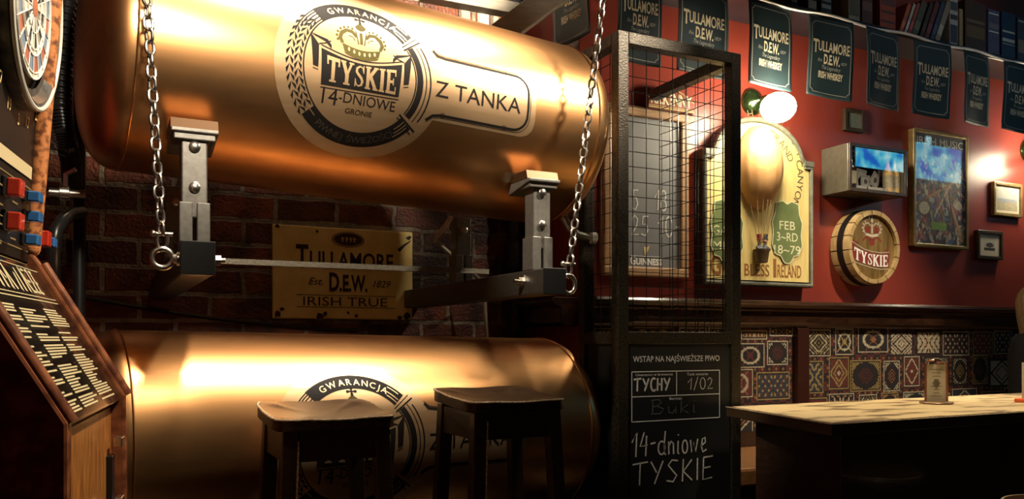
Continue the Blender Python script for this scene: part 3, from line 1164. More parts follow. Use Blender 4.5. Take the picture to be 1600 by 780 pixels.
# tap valve and lower hose
p = at(103, 302, 3.2)
t = thing('tap_valve', 'chromed tap valve beside the dart machine buttons', 'valve', p)
b = MB()
b.lathe(p + Vector((-.05, 0, 0)), (1, 0, 0), [(0, .016), (.03, .016), (.032, .026), (.06, .026), (.062, .016), (.11, .016)], 16)
b.build('body', GALV, t, smooth=True)
MB().tube([p + Vector((0, -.02, .02)), p + Vector((.0, -.03, .06)), p + Vector((.03, -.05, .075))], .008, 8).build('lever', GALV, t, smooth=True)
MB().tube([p, p + Vector((0, .12, 0.02)), (p.x - .14, 3.45, p.z + .02), (p.x - .14, VB, p.z + .02)], .01, 8).build('feed_tube', GALV, t, smooth=True)
pts = [at(x, y, v) for x, y, v in ((128, 332, 3.42), (112, 334, 3.35), (98, 344, 3.28), (88, 360, 3.25), (84, 385, 3.25), (84, 430, 3.3), (90, 500, 3.4), (95, 640, 3.5))]
tag(MB().tube(pts, .022, 12).build('bent_hose', RUBBER, None, smooth=True), 'thick black hose bending down beside the standpipe', 'hose')
# wall cable
pts = []
for i in range(30):
    q = i / 29
    x = 118 + (560 - 118) * q
    y = 462 + 54 * (1 - (1 - q) ** 1.6)
    pts.append(at(x, y, VB - .012))
tag(MB().tube(pts, .010, 8).build('black_cable', RUBBER, None, smooth=True), 'black cable sagging along the brick above the lower tank', 'cable')
pts = [Vector((1.30, 3.2, 1.56)), Vector((1.34, 3.5, 1.50))] + [at(x, y, 4.0) for x, y in ((753, 440), (757, 470), (759, 500), (762, 540))]
pts.append(Vector((pts[-1].x, 4.0, 0)))
tag(MB().tube(pts, .010, 8).build('supply_tube', mat('milky_tube', (.55, .5, .42), .4), None, smooth=True), 'thin pale tube hanging behind the right cradle arm', 'tube')
# ================================================================== BAR STOOLS


def make_stool(label, x, y, zf, wdt, dep):
    t = thing('bar_stool', label, 'stool', (x + wdt / 2, y + dep / 2, 0), 'bar stools before the tanks')
    # dished seat
    nx, ny = 28, 28
    th = .034
    def zs(i, j):
        a, b_ = i / nx * 2 - 1, j / ny * 2 - 1
        dish = -.016 * max(0, 1 - (a * a * .9 + (b_ * .9) ** 2))
        return zf + .026 * (j / ny) ** 1.3 + dish
    def cxy(i, j):
        a, b_ = i / nx * 2 - 1, j / ny * 2 - 1
        e = 7.0
        # rounded square
        m = max(abs(a), abs(b_))
        if m > 0:
            rr = (abs(a) ** e + abs(b_) ** e) ** (1 / e)
            k = m / rr
            a, b_ = a * k, b_ * k
        return x + wdt / 2 + a * wdt / 2, y + dep / 2 + b_ * dep / 2
    b = MB()
    vs = []
    for lay in (0, 1):
        for j in range(ny + 1):
            for i in range(nx + 1):
                X, Y = cxy(i, j)
                vs.append((X, Y, zs(i, j) if lay == 0 else zf - th + .02 * (j / ny)))
    n1 = (nx + 1) * (ny + 1)
    fs = []
    for j in range(ny):
        for i in range(nx):
            a = j * (nx + 1) + i
            fs.append((a, a + 1, a + nx + 2, a + nx + 1))
            fs.append((n1 + a, n1 + a + nx + 1, n1 + a + nx + 2, n1 + a + 1))
    bd = [(i, 0) for i in range(nx)] + [(nx, j) for j in range(ny)] + [(i, ny) for i in range(nx, 0, -1)] + [(0, j) for j in range(ny, 0, -1)]
    for q in range(len(bd)):
        i0, j0 = bd[q]
        i1, j1 = bd[(q + 1) % len(bd)]
        a, c = j0 * (nx + 1) + i0, j1 * (nx + 1) + i1
        fs.append((a, n1 + a, n1 + c, c))
    b.add(vs, fs)
    seat = b.build('seat', SEATW, t, smooth=True, bevel=.003)
    # paint worn off the front edges
    eb = MB()
    for (q0, q1) in (((0, 0), (nx, 0)), ((0, 0), (0, ny))):
        pts = []
        steps = 40
        for s_ in range(steps + 1):
            f = s_ / steps
            i = q0[0] + (q1[0] - q0[0]) * f
            j = q0[1] + (q1[1] - q0[1]) * f
            X, Y = cxy(i, j)
            pts.append(Vector((X, Y, zs(i, j) - .001)))
        eb.tube(pts, [.0026 + .0024 * abs(math.sin(s_ * 1.9) * math.sin(s_ * .7)) for s_ in range(steps + 1)], 6)
    eb.build('worn_edge', WORN_GLINT, seat, smooth=True)
    ins = .022
    tz = zf - th
    leg = .044
    tops = [(x + ins, y + ins), (x + wdt - ins - leg, y + ins), (x + wdt - ins - leg, y + dep - ins - leg), (x + ins, y + dep - ins - leg)]
    sp = .035
    for n_, (lx, ly) in enumerate(tops):
        sx = -sp if n_ in (0, 3) else sp
        sy = -sp if n_ in (0, 1) else sp
        zt_ = tz + (0 if n_ < 2 else .012)
        b = MB()
        b.hexa([(lx + sx, ly + sy, 0), (lx + leg + sx, ly + sy, 0), (lx + leg + sx, ly + leg + sy, 0), (lx + sx, ly + leg + sy, 0)],
               [(lx, ly, zt_), (lx + leg, ly, zt_), (lx + leg, ly + leg, zt_), (lx, ly + leg, zt_)])
        lg = b.build('leg', DARKW, t, bevel=.003)
        if n_ == 0:
            eb = MB()
            eb.tube([(lx + leg + (sx) * (1 - f), ly + sy * (1 - f) - .0005, tz * f) for f in [i / 30 for i in range(30)]], [.0022 + .002 * abs(math.sin(i * 1.3) * math.sin(i * .45)) for i in range(30)], 5)
            eb.build('worn_edge', WORN_GLINT, lg)
    # apron boards
    hA = .085
    for (x0, y0, x1, y1) in ((x + ins + leg, y + ins + .008, x + wdt - ins - leg, y + ins + .03), (x + ins + leg, y + dep - ins - .03, x + wdt - ins - leg, y + dep - ins - .008),
                             (x + ins + .008, y + ins + leg, x + ins + .03, y + dep - ins - leg), (x + wdt - ins - .03, y + ins + leg, x + wdt - ins - .008, y + dep - ins - leg)):
        MB().box((x0 - .004, y0 - .004, tz - hA), (x1 + .004, y1 + .004, tz + .002)).build('apron', DARKW, t)
    zr = .26
    f = 1 - zr / tz
    for (x0, y0, x1, y1) in ((x + ins + leg / 2 - sp * f, y + ins + leg / 2 - sp * f, x + wdt - ins - leg / 2 + sp * f, y + ins + leg / 2 - sp * f), (x + ins + leg / 2 - sp * f, y + dep - ins - leg / 2 + sp * f, x + wdt - ins - leg / 2 + sp * f, y + dep - ins - leg / 2 + sp * f)):
        MB().box((x0, y0 - .012, zr - .018), (x1, y1 + .012, zr + .018)).build('foot_rail', DARKW, t)
    for X in (x + ins + leg / 2 - sp * f, x + wdt - ins - leg / 2 + sp * f):
        MB().box((X - .012, y + ins, zr + .06), (X + .012, y + dep - ins, zr + .096)).build('foot_rail', DARKW, t)
    return t


make_stool('dark worn bar stool at the left, before the round label of the lower tank', .405, 2.235, .832, .345, .36)
make_stool('dark worn bar stool nearer the cage, before the far end of the lower tank', .985, 2.265, .858, .345, .36)

# ================================================================== DART MACHINE
wv = Vector((.14, .99, 0)).normalized()         # along its front, away from the camera
nv = Vector((.99, -.14, 0)).normalized()        # out of its front
FB = Vector((.0436, 2.043, 0))                  # foot of the far front edge
MW = .67


def mp3(d_, s_, z):
    return FB + nv * d_ + wv * s_ + Vector((0, 0, z))


dm = thing('dart_machine', 'burl wood electronic dart machine with red and blue buttons at the left edge', 'dart machine', mp3(-.3, -MW / 2, 0))
PROF = [(0, 0), (0, .925), (-.168, 1.212), (-.184, 1.235), (-.142, 1.80), (-.128, 2.25), (-.62, 2.25), (-.62, 0)]
for s0, s1 in ((-.03, 0), (-MW, -MW + .03)):
    b = MB()
    b.prism([mp3(d_, s0, z) for d_, z in PROF], wv * (s1 - s0))
    sp_ = b.build('side_panel', BURL, dm, bevel=.006)
    # rounded lipping along the front of the panel
    for nm, seg, r_, m_ in (('head_lipping', PROF[3:6], .020, BURLEDGE), ('desk_lipping', PROF[1:3], .011, BURL)):
        b = MB()
        if nm == 'head_lipping':
            P = [mp3(d_ - .006, (s0 + s1) / 2, z + (.012 if i == 0 else 0)) for i, (d_, z) in enumerate(seg)]
            b.tube(P, r_, 14)
            b.ball(P[0], r_, 14)
        else:
            b.tube([mp3(d_ + .002, (s0 + s1) / 2, z) for d_, z in seg], r_, 12)
        b.build(nm, m_, sp_, smooth=True)
# inner panels
b = MB()
b.hexa([mp3(-.03, -MW + .03, 0), mp3(-.03, -.03, 0), mp3(-.60, -.03, 0), mp3(-.60, -MW + .03, 0)], [mp3(-.03, -MW + .03, .90), mp3(-.03, -.03, .90), mp3(-.60, -.03, .90), mp3(-.60, -MW + .03, .90)])
b.build('front_panel', OAKW, dm)
b = MB()   # door fittings on the front
for z0, z1 in ((.05, .80),):
    b.prism([mp3(-.03, -.10, z0), mp3(-.03, -.06, z0), mp3(-.03, -.06, z1), mp3(-.03, -.10, z1)], nv * .012)
door = b.build('door_bar', BLACKM, dm, bevel=.002)
for z in (.83, .70, .55, .35):
    b = MB()
    b.prism([mp3(-.016, -.092, z - .012), mp3(-.016, -.05, z - .012), mp3(-.016, -.05, z + .008), mp3(-.016, -.092, z + .008)], nv * .016)
    b.build('hinge_knuckle', GALV, door, bevel=.002)
# sloping desk with the printed game list
sl0, sl1 = (-.012, .915), (-.180, 1.202)
GAMEBLK = mat('game_panel_black', (.010, .009, .008), .15, coat=.6)
b = MB()
b.hexa([mp3(sl0[0], -MW + .03, sl0[1]), mp3(sl0[0], -.03, sl0[1]), mp3(sl1[0], -.03, sl1[1]), mp3(sl1[0], -MW + .03, sl1[1])],
       [mp3(sl0[0] - .03, -MW + .03, sl0[1] - .02), mp3(sl0[0] - .03, -.03, sl0[1] - .02), mp3(sl1[0] - .03, -.03, sl1[1] - .02), mp3(sl1[0] - .03, -MW + .03, sl1[1] - .02)])
desk = b.build('sloping_desk', GAMEBLK, dm)
dn = (mp3(0, 0, 0) - mp3(0, 0, 0))
upv = mp3(sl1[0], 0, sl1[1]) - mp3(sl0[0], 0, sl0[1])
SLH = upv.length
upv.normalize()
outv = wv.cross(upv).normalized()
if outv.z < 0:
    outv = -outv
IW = MW - .06


def desk_map(off):
    o = mp3(sl0[0], -MW + .03, sl0[1]) + outv * off
    return lambda x, y: o + wv * x + upv * y


PALEY = mat('pale_yellow_print', (.70, .60, .36), .4)
k = Ink()
for (c0_, c1_) in ((.03, .20), (.225, .395), (.42, .585)):      # three columns of short lines
    y = .222
    while y > .012:
        if random.random() < .86:
            k.rect(c0_, y, c0_ + (c1_ - c0_) * random.choice((.5, .7, .85, .95, 1.0, 1.0)), y + .0034)
        y -= .0060 if random.random() < .88 else .011
k.rect(.0, .243, IW, .2455)
k.rect(.0, .252, IW, .254)
k.mapped(desk_map(.001), 'game_list', PALEY, desk)
k = Ink()     # heading in big slanting letters
xx = .03
for i in range(16):
    hh_ = .05 + .012 * math.sin(i * 2.3)
    dx_ = (.020, -.014, .018, .010)[i % 4]
    k.stroke([(xx, .262), (xx + dx_, .262 + hh_)], [.013, .009])
    if i % 5 == 2:
        k.stroke([(xx + dx_, .262 + hh_), (xx + .026, .262 + hh_ * .45)], .008)
    if i > 12:
        for q in (.0, .024, .05):
            k.rect(xx, .262 + q, xx + .022, .268 + q)
    xx += .032
k.rect(0, .322, IW, .324)
k.mapped(desk_map(.0012), 'heading', PALEY, desk)
k = Ink().rect(.012, .004, IW - .012, .327)
k.mapped(desk_map(.004), 'cover_glass', glass_mat('desk_glass', .06), desk)
# head: dark board field
hd0, hd1 = (-.192, 1.215), (-.140, 2.24)
hx = Vector((0, 0, 0)) + (mp3(hd1[0], 0, hd1[1]) - mp3(hd0[0], 0, hd0[1]))
HH = hx.length
hx.normalize()
hn = wv.cross(hx).normalized()
if hn.dot(nv) < 0:
    hn = -hn
b = MB()
b.hexa([mp3(hd0[0], -MW + .03, hd0[1]), mp3(hd0[0], -.03, hd0[1]), mp3(hd1[0], -.03, hd1[1]), mp3(hd1[0], -MW + .03, hd1[1])],
       [mp3(-.55, -MW + .03, hd0[1]), mp3(-.55, -.03, hd0[1]), mp3(-.55, -.03, hd1[1]), mp3(-.55, -MW + .03, hd1[1])])
head = b.build('head_panel', mat('speckled_black_panel', (.008, .006, .005), .4, 0, (.05, .03, .02), 130, ramp=(.62, .75)), dm)


def head_pt(s_, z, off):      # s_ from the near edge, z the height up the head
    return mp3(hd0[0], -MW + .03, hd0[1]) + wv * s_ + hx * z + hn * off


def head_hit(x, y):
    n = hn
    p0 = mp3(hd0[0], -MW + .03, hd0[1])
    r = ray(x, y)
    o = Vector((0, 0, CH))
    tt = (p0 - o).dot(n) / r.dot(n)
    q = o + r * tt - p0
    return q.dot(wv), q.dot(hx)


bs, bz = head_hit(38, 8)
RB = .205
b = MB()
C = head_pt(bs, bz, 0)
b.lathe(C, hn, [(0, RB), (.02, RB), (.026, RB - .006), (.026, RB - .018), (.012, RB - .03), (.012, .16)], 64, caps=False)
board = b.build('board_surround', mat('black_board_ring', (.035, .034, .032), .4, 0, (.09, .085, .08), 60), head, smooth=True)
b = MB()
b.tube([C + hn * .026 + (wv * math.cos(2 * PI * k_ / 64) + hx * math.sin(2 * PI * k_ / 64)) * (RB - .006) for k_ in range(64)], .005, 8, closed=True)
b.build('chrome_ring', mat('white_ring', (.7, .68, .62), .35), board, smooth=True)
segm = [mat('dart_cream', (.85, .80, .66), .5), mat('dart_black', (.03, .03, .035), .5), mat('dart_red', (.42, .13, .08), .5), mat('dart_blue', (.17, .25, .36), .5)]
b = MB()
for sct in range(20):
    a0, a1 = (sct - .5) * PI / 10, (sct + .5) * PI / 10
    for (r0, r1, ev) in ((.02, .082, 0), (.082, .094, 1), (.094, .128, 0), (.128, .140, 1)):
        mi = (1 if sct % 2 else 0) if ev == 0 else (2 if sct % 2 else 3)
        if ev == 0 and r0 > .05:
            mi = (2 if sct % 2 else 3)
        if ev == 1:
            mi = 0
        P = []
        for rr_, aa in ((r0, a0), (r0, a1), (r1, a1), (r1, (a0 + a1) / 2), (r1, a0)):
            P.append(C + hn * .013 + wv * rr_ * math.sin(aa) + hx * rr_ * math.cos(aa))
        b.prism(P, hn * .004, mi)
b.lathe(C + hn * .012, hn, [(0, .02), (.008, .02), (.009, .0)], 20, mi=2)
b.build('dart_segments', segm, board)
b = MB()
for sct in range(20):
    a0 = (sct - .5) * PI / 10
    q = wv * math.sin(a0) + hx * math.cos(a0)
    b.tube([C + hn * .018 + q * .02, C + hn * .018 + q * .142], .0014, 5)
for rr_ in (.02, .05, .082, .094, .128, .140):
    b.tube([C + hn * .018 + (wv * math.cos(2 * PI * k_ / 48) + hx * math.sin(2 * PI * k_ / 48)) * rr_ for k_ in range(48)], .0018, 5, closed=True)
b.build('spider_wire', WHITE, board)
GOLDNUM = mat('gold_numerals', (.9, .7, .3), .4)
k = Ink()
for i, nme in enumerate('20 1 18 4 13 6 10 15 2 17 3 19 7 16 8 11 14 9 12 5'.split()):
    aa = PI / 2 - i * PI / 10
    k.text(nme, .228 * math.cos(aa), .228 * math.sin(aa) - .011, .022, None, bold=.02, align='c')
k.mapped(lambda x, y: head_pt(bs + x, bz + y, .002), 'numerals', GOLDNUM, head)
# tray strip, buttons
s0_, z0_ = head_hit(0, 225)
s1_, z1_ = head_hit(47, 275)
k = Ink().poly([(.05, z1_ - .012), (s1_, z1_ - .008), (s1_, z1_ + .018), (.05, z1_ + .014)])
k.mapped(lambda x, y: head_pt(x, y, .003), 'score_strip', PALEY, head)
k = Ink()
for zz_ in (z1_ - .03, z1_ - .115, z1_ - .19, .02):
    k.rect(.02, zz_, IW - .02, zz_ + .002)
for i in range(14):
    k.rect(.3 + (i % 4) * .05, z1_ - .05 - i * .009, .34 + (i % 4) * .05, z1_ - .047 - i * .009)
sx_, zx_ = head_hit(64, 226)
k.stroke([(sx_ + .03, zx_ + .02), (sx_, zx_), (sx_ + .03, zx_ - .016)], .003)
k.mapped(lambda x, y: head_pt(x, y, .003), 'panel_lines', mat('dim_gold_lines', (.30, .22, .09), .4), head)
BTN = {'red': mat('red_button', (.55, .04, .02), .2, coat=.5), 'blue': mat('blue_button', (.04, .16, .42), .2, coat=.5)}
for x, y, cl in ((6, 292, 'red'), (6, 345, 'red'), (38, 307, 'blue'), (38, 338, 'blue'), (35, 374, 'blue'), (53, 372, 'red'), (63, 378, 'blue')):
    s_, z_ = head_hit(x, y)
    b = MB()
    hw, hh_, dp = .022, (.020 if cl == 'red' else .013), .024
    q = [head_pt(s_ - hw, z_ - hh_, .0), head_pt(s_ + hw, z_ - hh_, .0), head_pt(s_ + hw, z_ + hh_, .0), head_pt(s_ - hw, z_ + hh_, .0)]
    b.prism(q, hn * .008, 1)
    q = [head_pt(s_ - hw * .8, z_ - hh_ * .85, .008), head_pt(s_ + hw * .8, z_ - hh_ * .85, .008), head_pt(s_ + hw * .8, z_ + hh_ * .85, .008), head_pt(s_ - hw * .8, z_ + hh_ * .85, .008)]
    b.prism(q, hn * dp, 0)
    o = b.build('button', [BTN[cl], BLACKP], head, bevel=.003)
    o['label'] = cl + ' square push button'

# ================================================================== CAGE WITH CHALK PANEL
CV = 2.795
CU0, CU1, CT = at(966, 500, CV).x, at(1158, 500, CV).x, at(968, 46, CV).z
PW = .052
CD1, CD0 = 3.42, 3.11          # how far the right and left sides run back
cg = thing('mesh_cage', 'black hammered steel mesh cage with a chalk panel, beside the copper tanks', 'cage', ((CU0 + CU1) / 2, CV, 0))
for (u, v) in ((CU0, CV), (CU1 - PW, CV), (CU0, CD0 - PW)):
    MB().box((u, v, 0), (u + PW, v + PW, CT - (0 if v == CV else .0))).build('post', STEELD, cg, bevel=.003)
zm1, zm0 = at(1060, 519, CV).z, at(1060, 538, CV).z
for nm, lo, hi in (('top_rail', (CU0 + PW, CV, CT - .05), (CU1 - PW, CV + PW, CT)), ('middle_rail', (CU0 + PW, CV, zm0), (CU1 - PW, CV + PW, zm1)), ('bottom_rail', (CU0 + PW, CV, .05), (CU1 - PW, CV + PW, .10)),
                   ('side_rail', (CU1 - PW, CV + PW, CT - .05), (CU1, CD1 - .012, CT)), ('side_rail', (CU1 - PW, CV + PW, zm0), (CU1, CD1 - .012, zm1)), ('side_rail', (CU1 - PW, CV + PW, .05), (CU1, CD1 - .012, .10)),
                   ('side_rail', (CU0, CV + PW, CT - .05), (CU0 + PW, CD0 - PW, CT)), ('side_rail', (CU0, CV + PW, zm0), (CU0 + PW, CD0 - PW, zm1)), ('side_rail', (CU0, CV + PW, .05), (CU0 + PW, CD0 - PW, .10))):
    MB().box(lo, hi).build(nm, STEELD, cg, bevel=.003)
WIRE = mat('black_mesh_wire', (.02, .018, .016), .3, .7)


def mesh_panel(p0, p1, z0, z1, axis):
    b = MB()
    p0, p1 = Vector(p0), Vector(p1)
    L = (p1 - p0).length
    n = int(L / .064)
    for i in range(1, n + 1):
        q = p0.lerp(p1, (i - .4) / n)
        b.tube([(q.x, q.y, z0), (q.x, q.y, z1)], .0018, 6)
    z = z1 - .062
    off = Vector((0, .0045, 0)) if axis == 'u' else Vector((.0045, 0, 0))
    while z > z0 + .01:
        b.tube([p0 + off + Vector((0, 0, z)), p1 + off + Vector((0, 0, z))], .0018, 6)
        z -= .0625
    return b.build('wire_mesh', WIRE, cg, smooth=True)


mesh_panel((CU0 + PW, CV + .03, 0), (CU1 - PW, CV + .03, 0), zm1 - .005, CT - .045, 'u')
mesh_panel((CU1 - .022, CV + PW, 0), (CU1 - .022, CD1 - PW, 0), zm1 - .005, CT - .045, 'v')
mesh_panel((CU0 + .022, CV + PW, 0), (CU0 + .022, CD0 - PW, 0), zm1 - .005, CT - .045, 'v')
pb = MB().box((CU0 + PW - .004, CV + .008, .09), (CU1 - PW + .004, CV + .022, zm0 + .004)).build('chalk_panel', BOARD, cg)
for (u, v0, v1) in ((CU1 - .03, CV + PW, CD1 - PW), (CU0 + .01, CV + PW, CD0 - PW)):
    MB().box((u, v0 - .002, .09), (u + .015, v1 + .002, zm0 + .004)).build('side_sheet', BLACKM, cg)
vv = CV + .007


def on_panel(x, y):
    return at(x, y, vv)


def panel_text(ink, s, xl, xr, yb, cap, bold=0.0, handw=None):
    o = on_panel(xl, yb)
    e = on_panel(xr, yb)
    Z = B * o.x + A * o.y
    h = cap * Z / F
    if handw:
        hand(ink, s, o.x, o.z, h, e.x - o.x, handw)
    else:
        ink.text(s, o.x, o.z, h, e.x - o.x, bold=bold)


pmap = lambda x, y: Vector((x, vv - .001, y))
k = Ink()
panel_text(k, 'WSTĄP NA NAJŚWIEŻSZE PIWO', 989, 1124, 566, 9, .004)
k.cut()
panel_text(k, 'Uwarzono w browarze', 993, 1051, 588, 4)
k.cut()
panel_text(k, 'Tank otwarto', 1073, 1106, 587, 4)
k.cut()
panel_text(k, 'Barman', 1046, 1065, 625, 4)
k.cut()
A0, A1 = on_panel(987, 580), on_panel(1124, 580)
z1_, z2_, z3_ = on_panel(1055, 580).z, on_panel(1055, 618).z, on_panel(1055, 656).z
um = on_panel(1057, 600).x
for pts in ([(A0.x, z1_), (A1.x, z1_)], [(A0.x, z2_), (A1.x, z2_)], [(A0.x, z3_), (A1.x, z3_)], [(A0.x, z1_), (A0.x, z3_)], [(A1.x, z1_), (A1.x, z3_)], [(um, z1_), (um, z2_)]):
    k.stroke(pts, .0035)
k.mapped(pmap, 'printed_lettering', WHITE, pb)
k = Ink()
panel_text(k, 'TYCHY', 990, 1047, 612, 20, handw=.0085)
k.cut()
panel_text(k, '1/02', 1073, 1114, 609, 18, handw=.004)
k.cut()
panel_text(k, '14-dniowe', 985, 1104, 715, 38, handw=.007)
k.cut()
panel_text(k, 'TYSKIE', 988, 1114, 760, 36, handw=.007)
k.mapped(pmap, 'chalk_writing', CHALK, pb)
k = Ink()
panel_text(k, 'Buki', 1017, 1088, 648, 23, handw=.005)
k.mapped(pmap, 'faint_writing', CHALKDIM, pb)

# ================================================================== BOARD BEHIND THE CAGE
gv = VR - .05
gu0, gu1 = at(944, 400, gv).x, at(1077, 400, gv).x
gz0, gz1 = at(1010, 432, gv).z, 2.27
gb = thing('menu_board', 'framed slate menu board with chalked prices seen through the cage', 'board', ((gu0 + gu1) / 2, VR, gz0))
fw = .05
MB().box((gu0 + .01, gv + .02, gz0 + .01), (gu1 - .01, gv + .045, gz1 - .01)).build('slate', BOARDG, gb)
for nm, lo, hi in (('frame_side', (gu0, gv, gz0 + fw), (gu0 + fw, VR - .001, gz1 - fw)), ('frame_side', (gu1 - fw, gv, gz0 + fw), (gu1, VR - .001, gz1 - fw)), ('frame_bottom', (gu0, gv, gz0), (gu1, VR - .001, gz0 + fw)), ('frame_top', (gu0, gv, gz1 - fw), (gu1, VR - .001, gz1))):
    MB().box(lo, hi).build(nm, FRAMEL, gb, bevel=.008)
pmap = lambda x, y: Vector((x, gv + .018, y))


def wall_text(ink, s, xl, xr, yb, cap, v, handw=None, **kw):
    o, e = at(xl, yb, v), at(xr, yb, v)
    Z = B * o.x + A * o.y
    h = cap * Z / F
    if handw:
        hand(ink, s, o.x, o.z, h, e.x - o.x, handw)
    else:
        ink.text(s, o.x, o.z, h, e.x - o.x, **kw)


k = Ink()
wall_text(k, '0,5', 966, 998, 326, 32, gv + .018, handw=.007)
k.cut()
wall_text(k, '18', 1022, 1042, 328, 32, gv + .018, handw=.007)
k.cut()
wall_text(k, '0,25', 962, 1014, 366, 32, gv + .018, handw=.007)
k.cut()
wall_text(k, '10-', 1026, 1064, 369, 32, gv + .018, handw=.007)
k.mapped(pmap, 'chalk_prices', CHALK, gb)
k = Ink()
wall_text(k, 'G', 985, 993, 413, 13, gv + .018, bold=.03)
wall_text(k, 'UINNESS', 994, 1034, 413, 9.5, gv + .018, bold=.035)
o, e = at(986, 399, gv + .018), at(1032, 399, gv + .018)
k.rect(o.x, o.z - .003, e.x, o.z)
o, e = at(988, 419, gv + .018), at(1032, 419, gv + .018)
for i in range(9):
    w_ = (e.x - o.x) / 9
    k.rect(o.x + i * w_, o.z, o.x + (i + .7) * w_, o.z + .004)
k.mapped(pmap, 'brand_lettering', WHITE, gb)
k = Ink()
o = at(1010, 392, gv + .018)
k.poly([(o.x - .018, o.z + .02), (o.x - .012, o.z - .02), (o.x - .004, o.z - .022), (o.x + .014, o.z + .008), (o.x + .02, o.z + .03), (o.x + .008, o.z + .02)])
k.mapped(pmap, 'harp_mark', mat('gold_mark', (.7, .52, .25), .4), gb)
# arched red crest on top of the board
o = at(1031, 182, gv)
b = MB()
pts = []
Wc = .30
for i in range(21):
    q = i / 20
    pts.append(Vector((o.x + .07 - Wc / 2 + Wc * (1 - q), gv - .01, gz1 + .06 + .06 * math.sin(PI * q))))
pts += [Vector((o.x + .07 - Wc / 2, gv - .01, gz1)), Vector((o.x + .07 + Wc / 2, gv - .01, gz1))]
b.prism(pts, (0, .03, 0))
crest = b.build('crest', mat('crest_red', (.28, .05, .03), .4), gb, bevel=.004)
k = Ink()
k.text('KILKENNY', o.x + .07 - Wc / 2 + .015, gz1 + .028, .06, Wc - .03, bold=.03)
k.mapped(lambda x, y: Vector((x, gv - .0115, y)), 'crest_lettering', mat('cream_crest_print', (.8, .72, .5), .4), crest)
k = Ink()
k.stroke([(p.x, p.z - .006) for p in pts[:21]], .006)
k.rect(o.x + .07 - Wc / 2, gz1 + .003, o.x + .07 + Wc / 2, gz1 + .010)
k.rect(o.x + .07 - Wc / 2, gz1 + .014, o.x + .07 + Wc / 2, gz1 + .018)
k.mapped(lambda x, y: Vector((x, gv - .0113, y)), 'crest_line', mat('crest_gold', (.5, .38, .14), .4), crest)

# ================================================================== BALLOON SIGN
sv = VR - .09
su0, su1 = at(1101, 400, sv).x, at(1272, 400, sv).x
sz0, szs = at(1200, 447, sv).z, 2.085
sc = (su0 + su1) / 2
SW = su1 - su0
YEL = mat('yellow_sign_boards', (.80, .64, .27), .42, 0, (.70, .54, .2), 6, stretch=(14, 1, 1), coat=.1)
DKFR = mat('grey_green_frame', (.20, .20, .16), .35, 0, (.13, .13, .10), 30)
bsn = thing('balloon_sign', 'yellow carved pub sign with a hot air balloon in relief, under the globe lamp', 'sign', (sc, VR, sz0))


def sign_outline(ins):
    pts = [(su0 + ins, sz0 + ins), (su1 - ins, sz0 + ins), (su1 - ins, szs - ins * .6), (su1 - ins - .05, szs - ins * .6)]
    r_ = SW / 2 - .07
    for i in range(17):
        a = math.radians(12 + 156 * i / 16)
        pts.append((sc + (r_ - ins * .8) * math.cos(a), szs - .05 + (.245 - ins) * math.sin(a) + .02))
    pts += [(su0 + ins + .05, szs - ins * .6), (su0 + ins, szs - ins * .6)]
    return pts


b = MB()
b.prism([Vector((x, sv + .02, z)) for x, z in sign_outline(.0)], (0, .07 - .001, 0))
b.build('case', mat('dark_sign_case', (.03, .028, .022), .4), bsn)
b = MB()
b.prism([Vector((x, sv + .012, z)) for x, z in sign_outline(.03)], (0, .02, 0))
bd_ = b.build('painted_board', YEL, bsn)
b = MB()
ol = [Vector((x, sv + .012, z)) for x, z in sign_outline(.012)]
b.tube(ol, .014, 8, closed=True)
for sg in (0, 1):
    x0 = su1 - .075 if sg else su0 + .005
    b.box((x0, sv - .006, szs - .03), (x0 + .07, sv + .03, szs + .0))
    b.box((x0 + .006, sv - .002, szs - .045), (x0 + .064, sv + .03, szs - .03))
b.build('moulding', DKFR, bsn, smooth=True)
# balloon
bc = at(1186, 262, sv)
bl = MB()
pr = []
for i in range(25):
    a = PI * i / 24
    r_ = math.sin(a) ** .95 * .155
    z = math.cos(a) * .235
    if z < 0:
        r_ *= 1 - .05 * (-z / .235)
    pr.append((z, r_))
vs, fs = [], []
nb = 32
for i, (z, r_) in enumerate(pr):
    for k_ in range(nb + 1):
        th = PI + PI * k_ / nb
        fl = 1 + .025 * abs(math.sin(th * 8))
        vs.append((bc.x + r_ * math.cos(th) * fl, sv + .012 + r_ * .75 * math.sin(th) * fl, bc.z + z))
for i in range(24):
    for k_ in range(nb):
        a_ = i * (nb + 1) + k_
        fs.append((a_, a_ + 1, a_ + nb + 2, a_ + nb + 1))
bl.add(vs, fs)
balloon = bl.build('balloon', mat('tan_balloon', (.62, .36, .16), .4, 0, (.5, .27, .11), 12), bsn, smooth='all')
kb = at(1185, 392, sv)
b = MB()
for i in range(7):
    q = -1 + 2 * i / 6
    b.tube([(bc.x + q * .085, sv - .02 - .05 * (1 - q * q), bc.z - .19), (kb.x + q * .03, sv - .03, kb.z + .03)], .002, 5)
b.build('rigging', mat('cord', (.35, .26, .12), .6), balloon)
b = MB()
b.lathe((kb.x, sv - .025, kb.z - .07), (0, 0, 1), [(0, .028), (.004, .034), (.06, .042), (.066, .046), (.075, .046), (.076, .036), (.03, .030)], 20)
bk = b.build('basket', mat('wicker', (.09, .06, .035), .6, 0, (.16, .1, .05), 90), bsn, smooth=True)
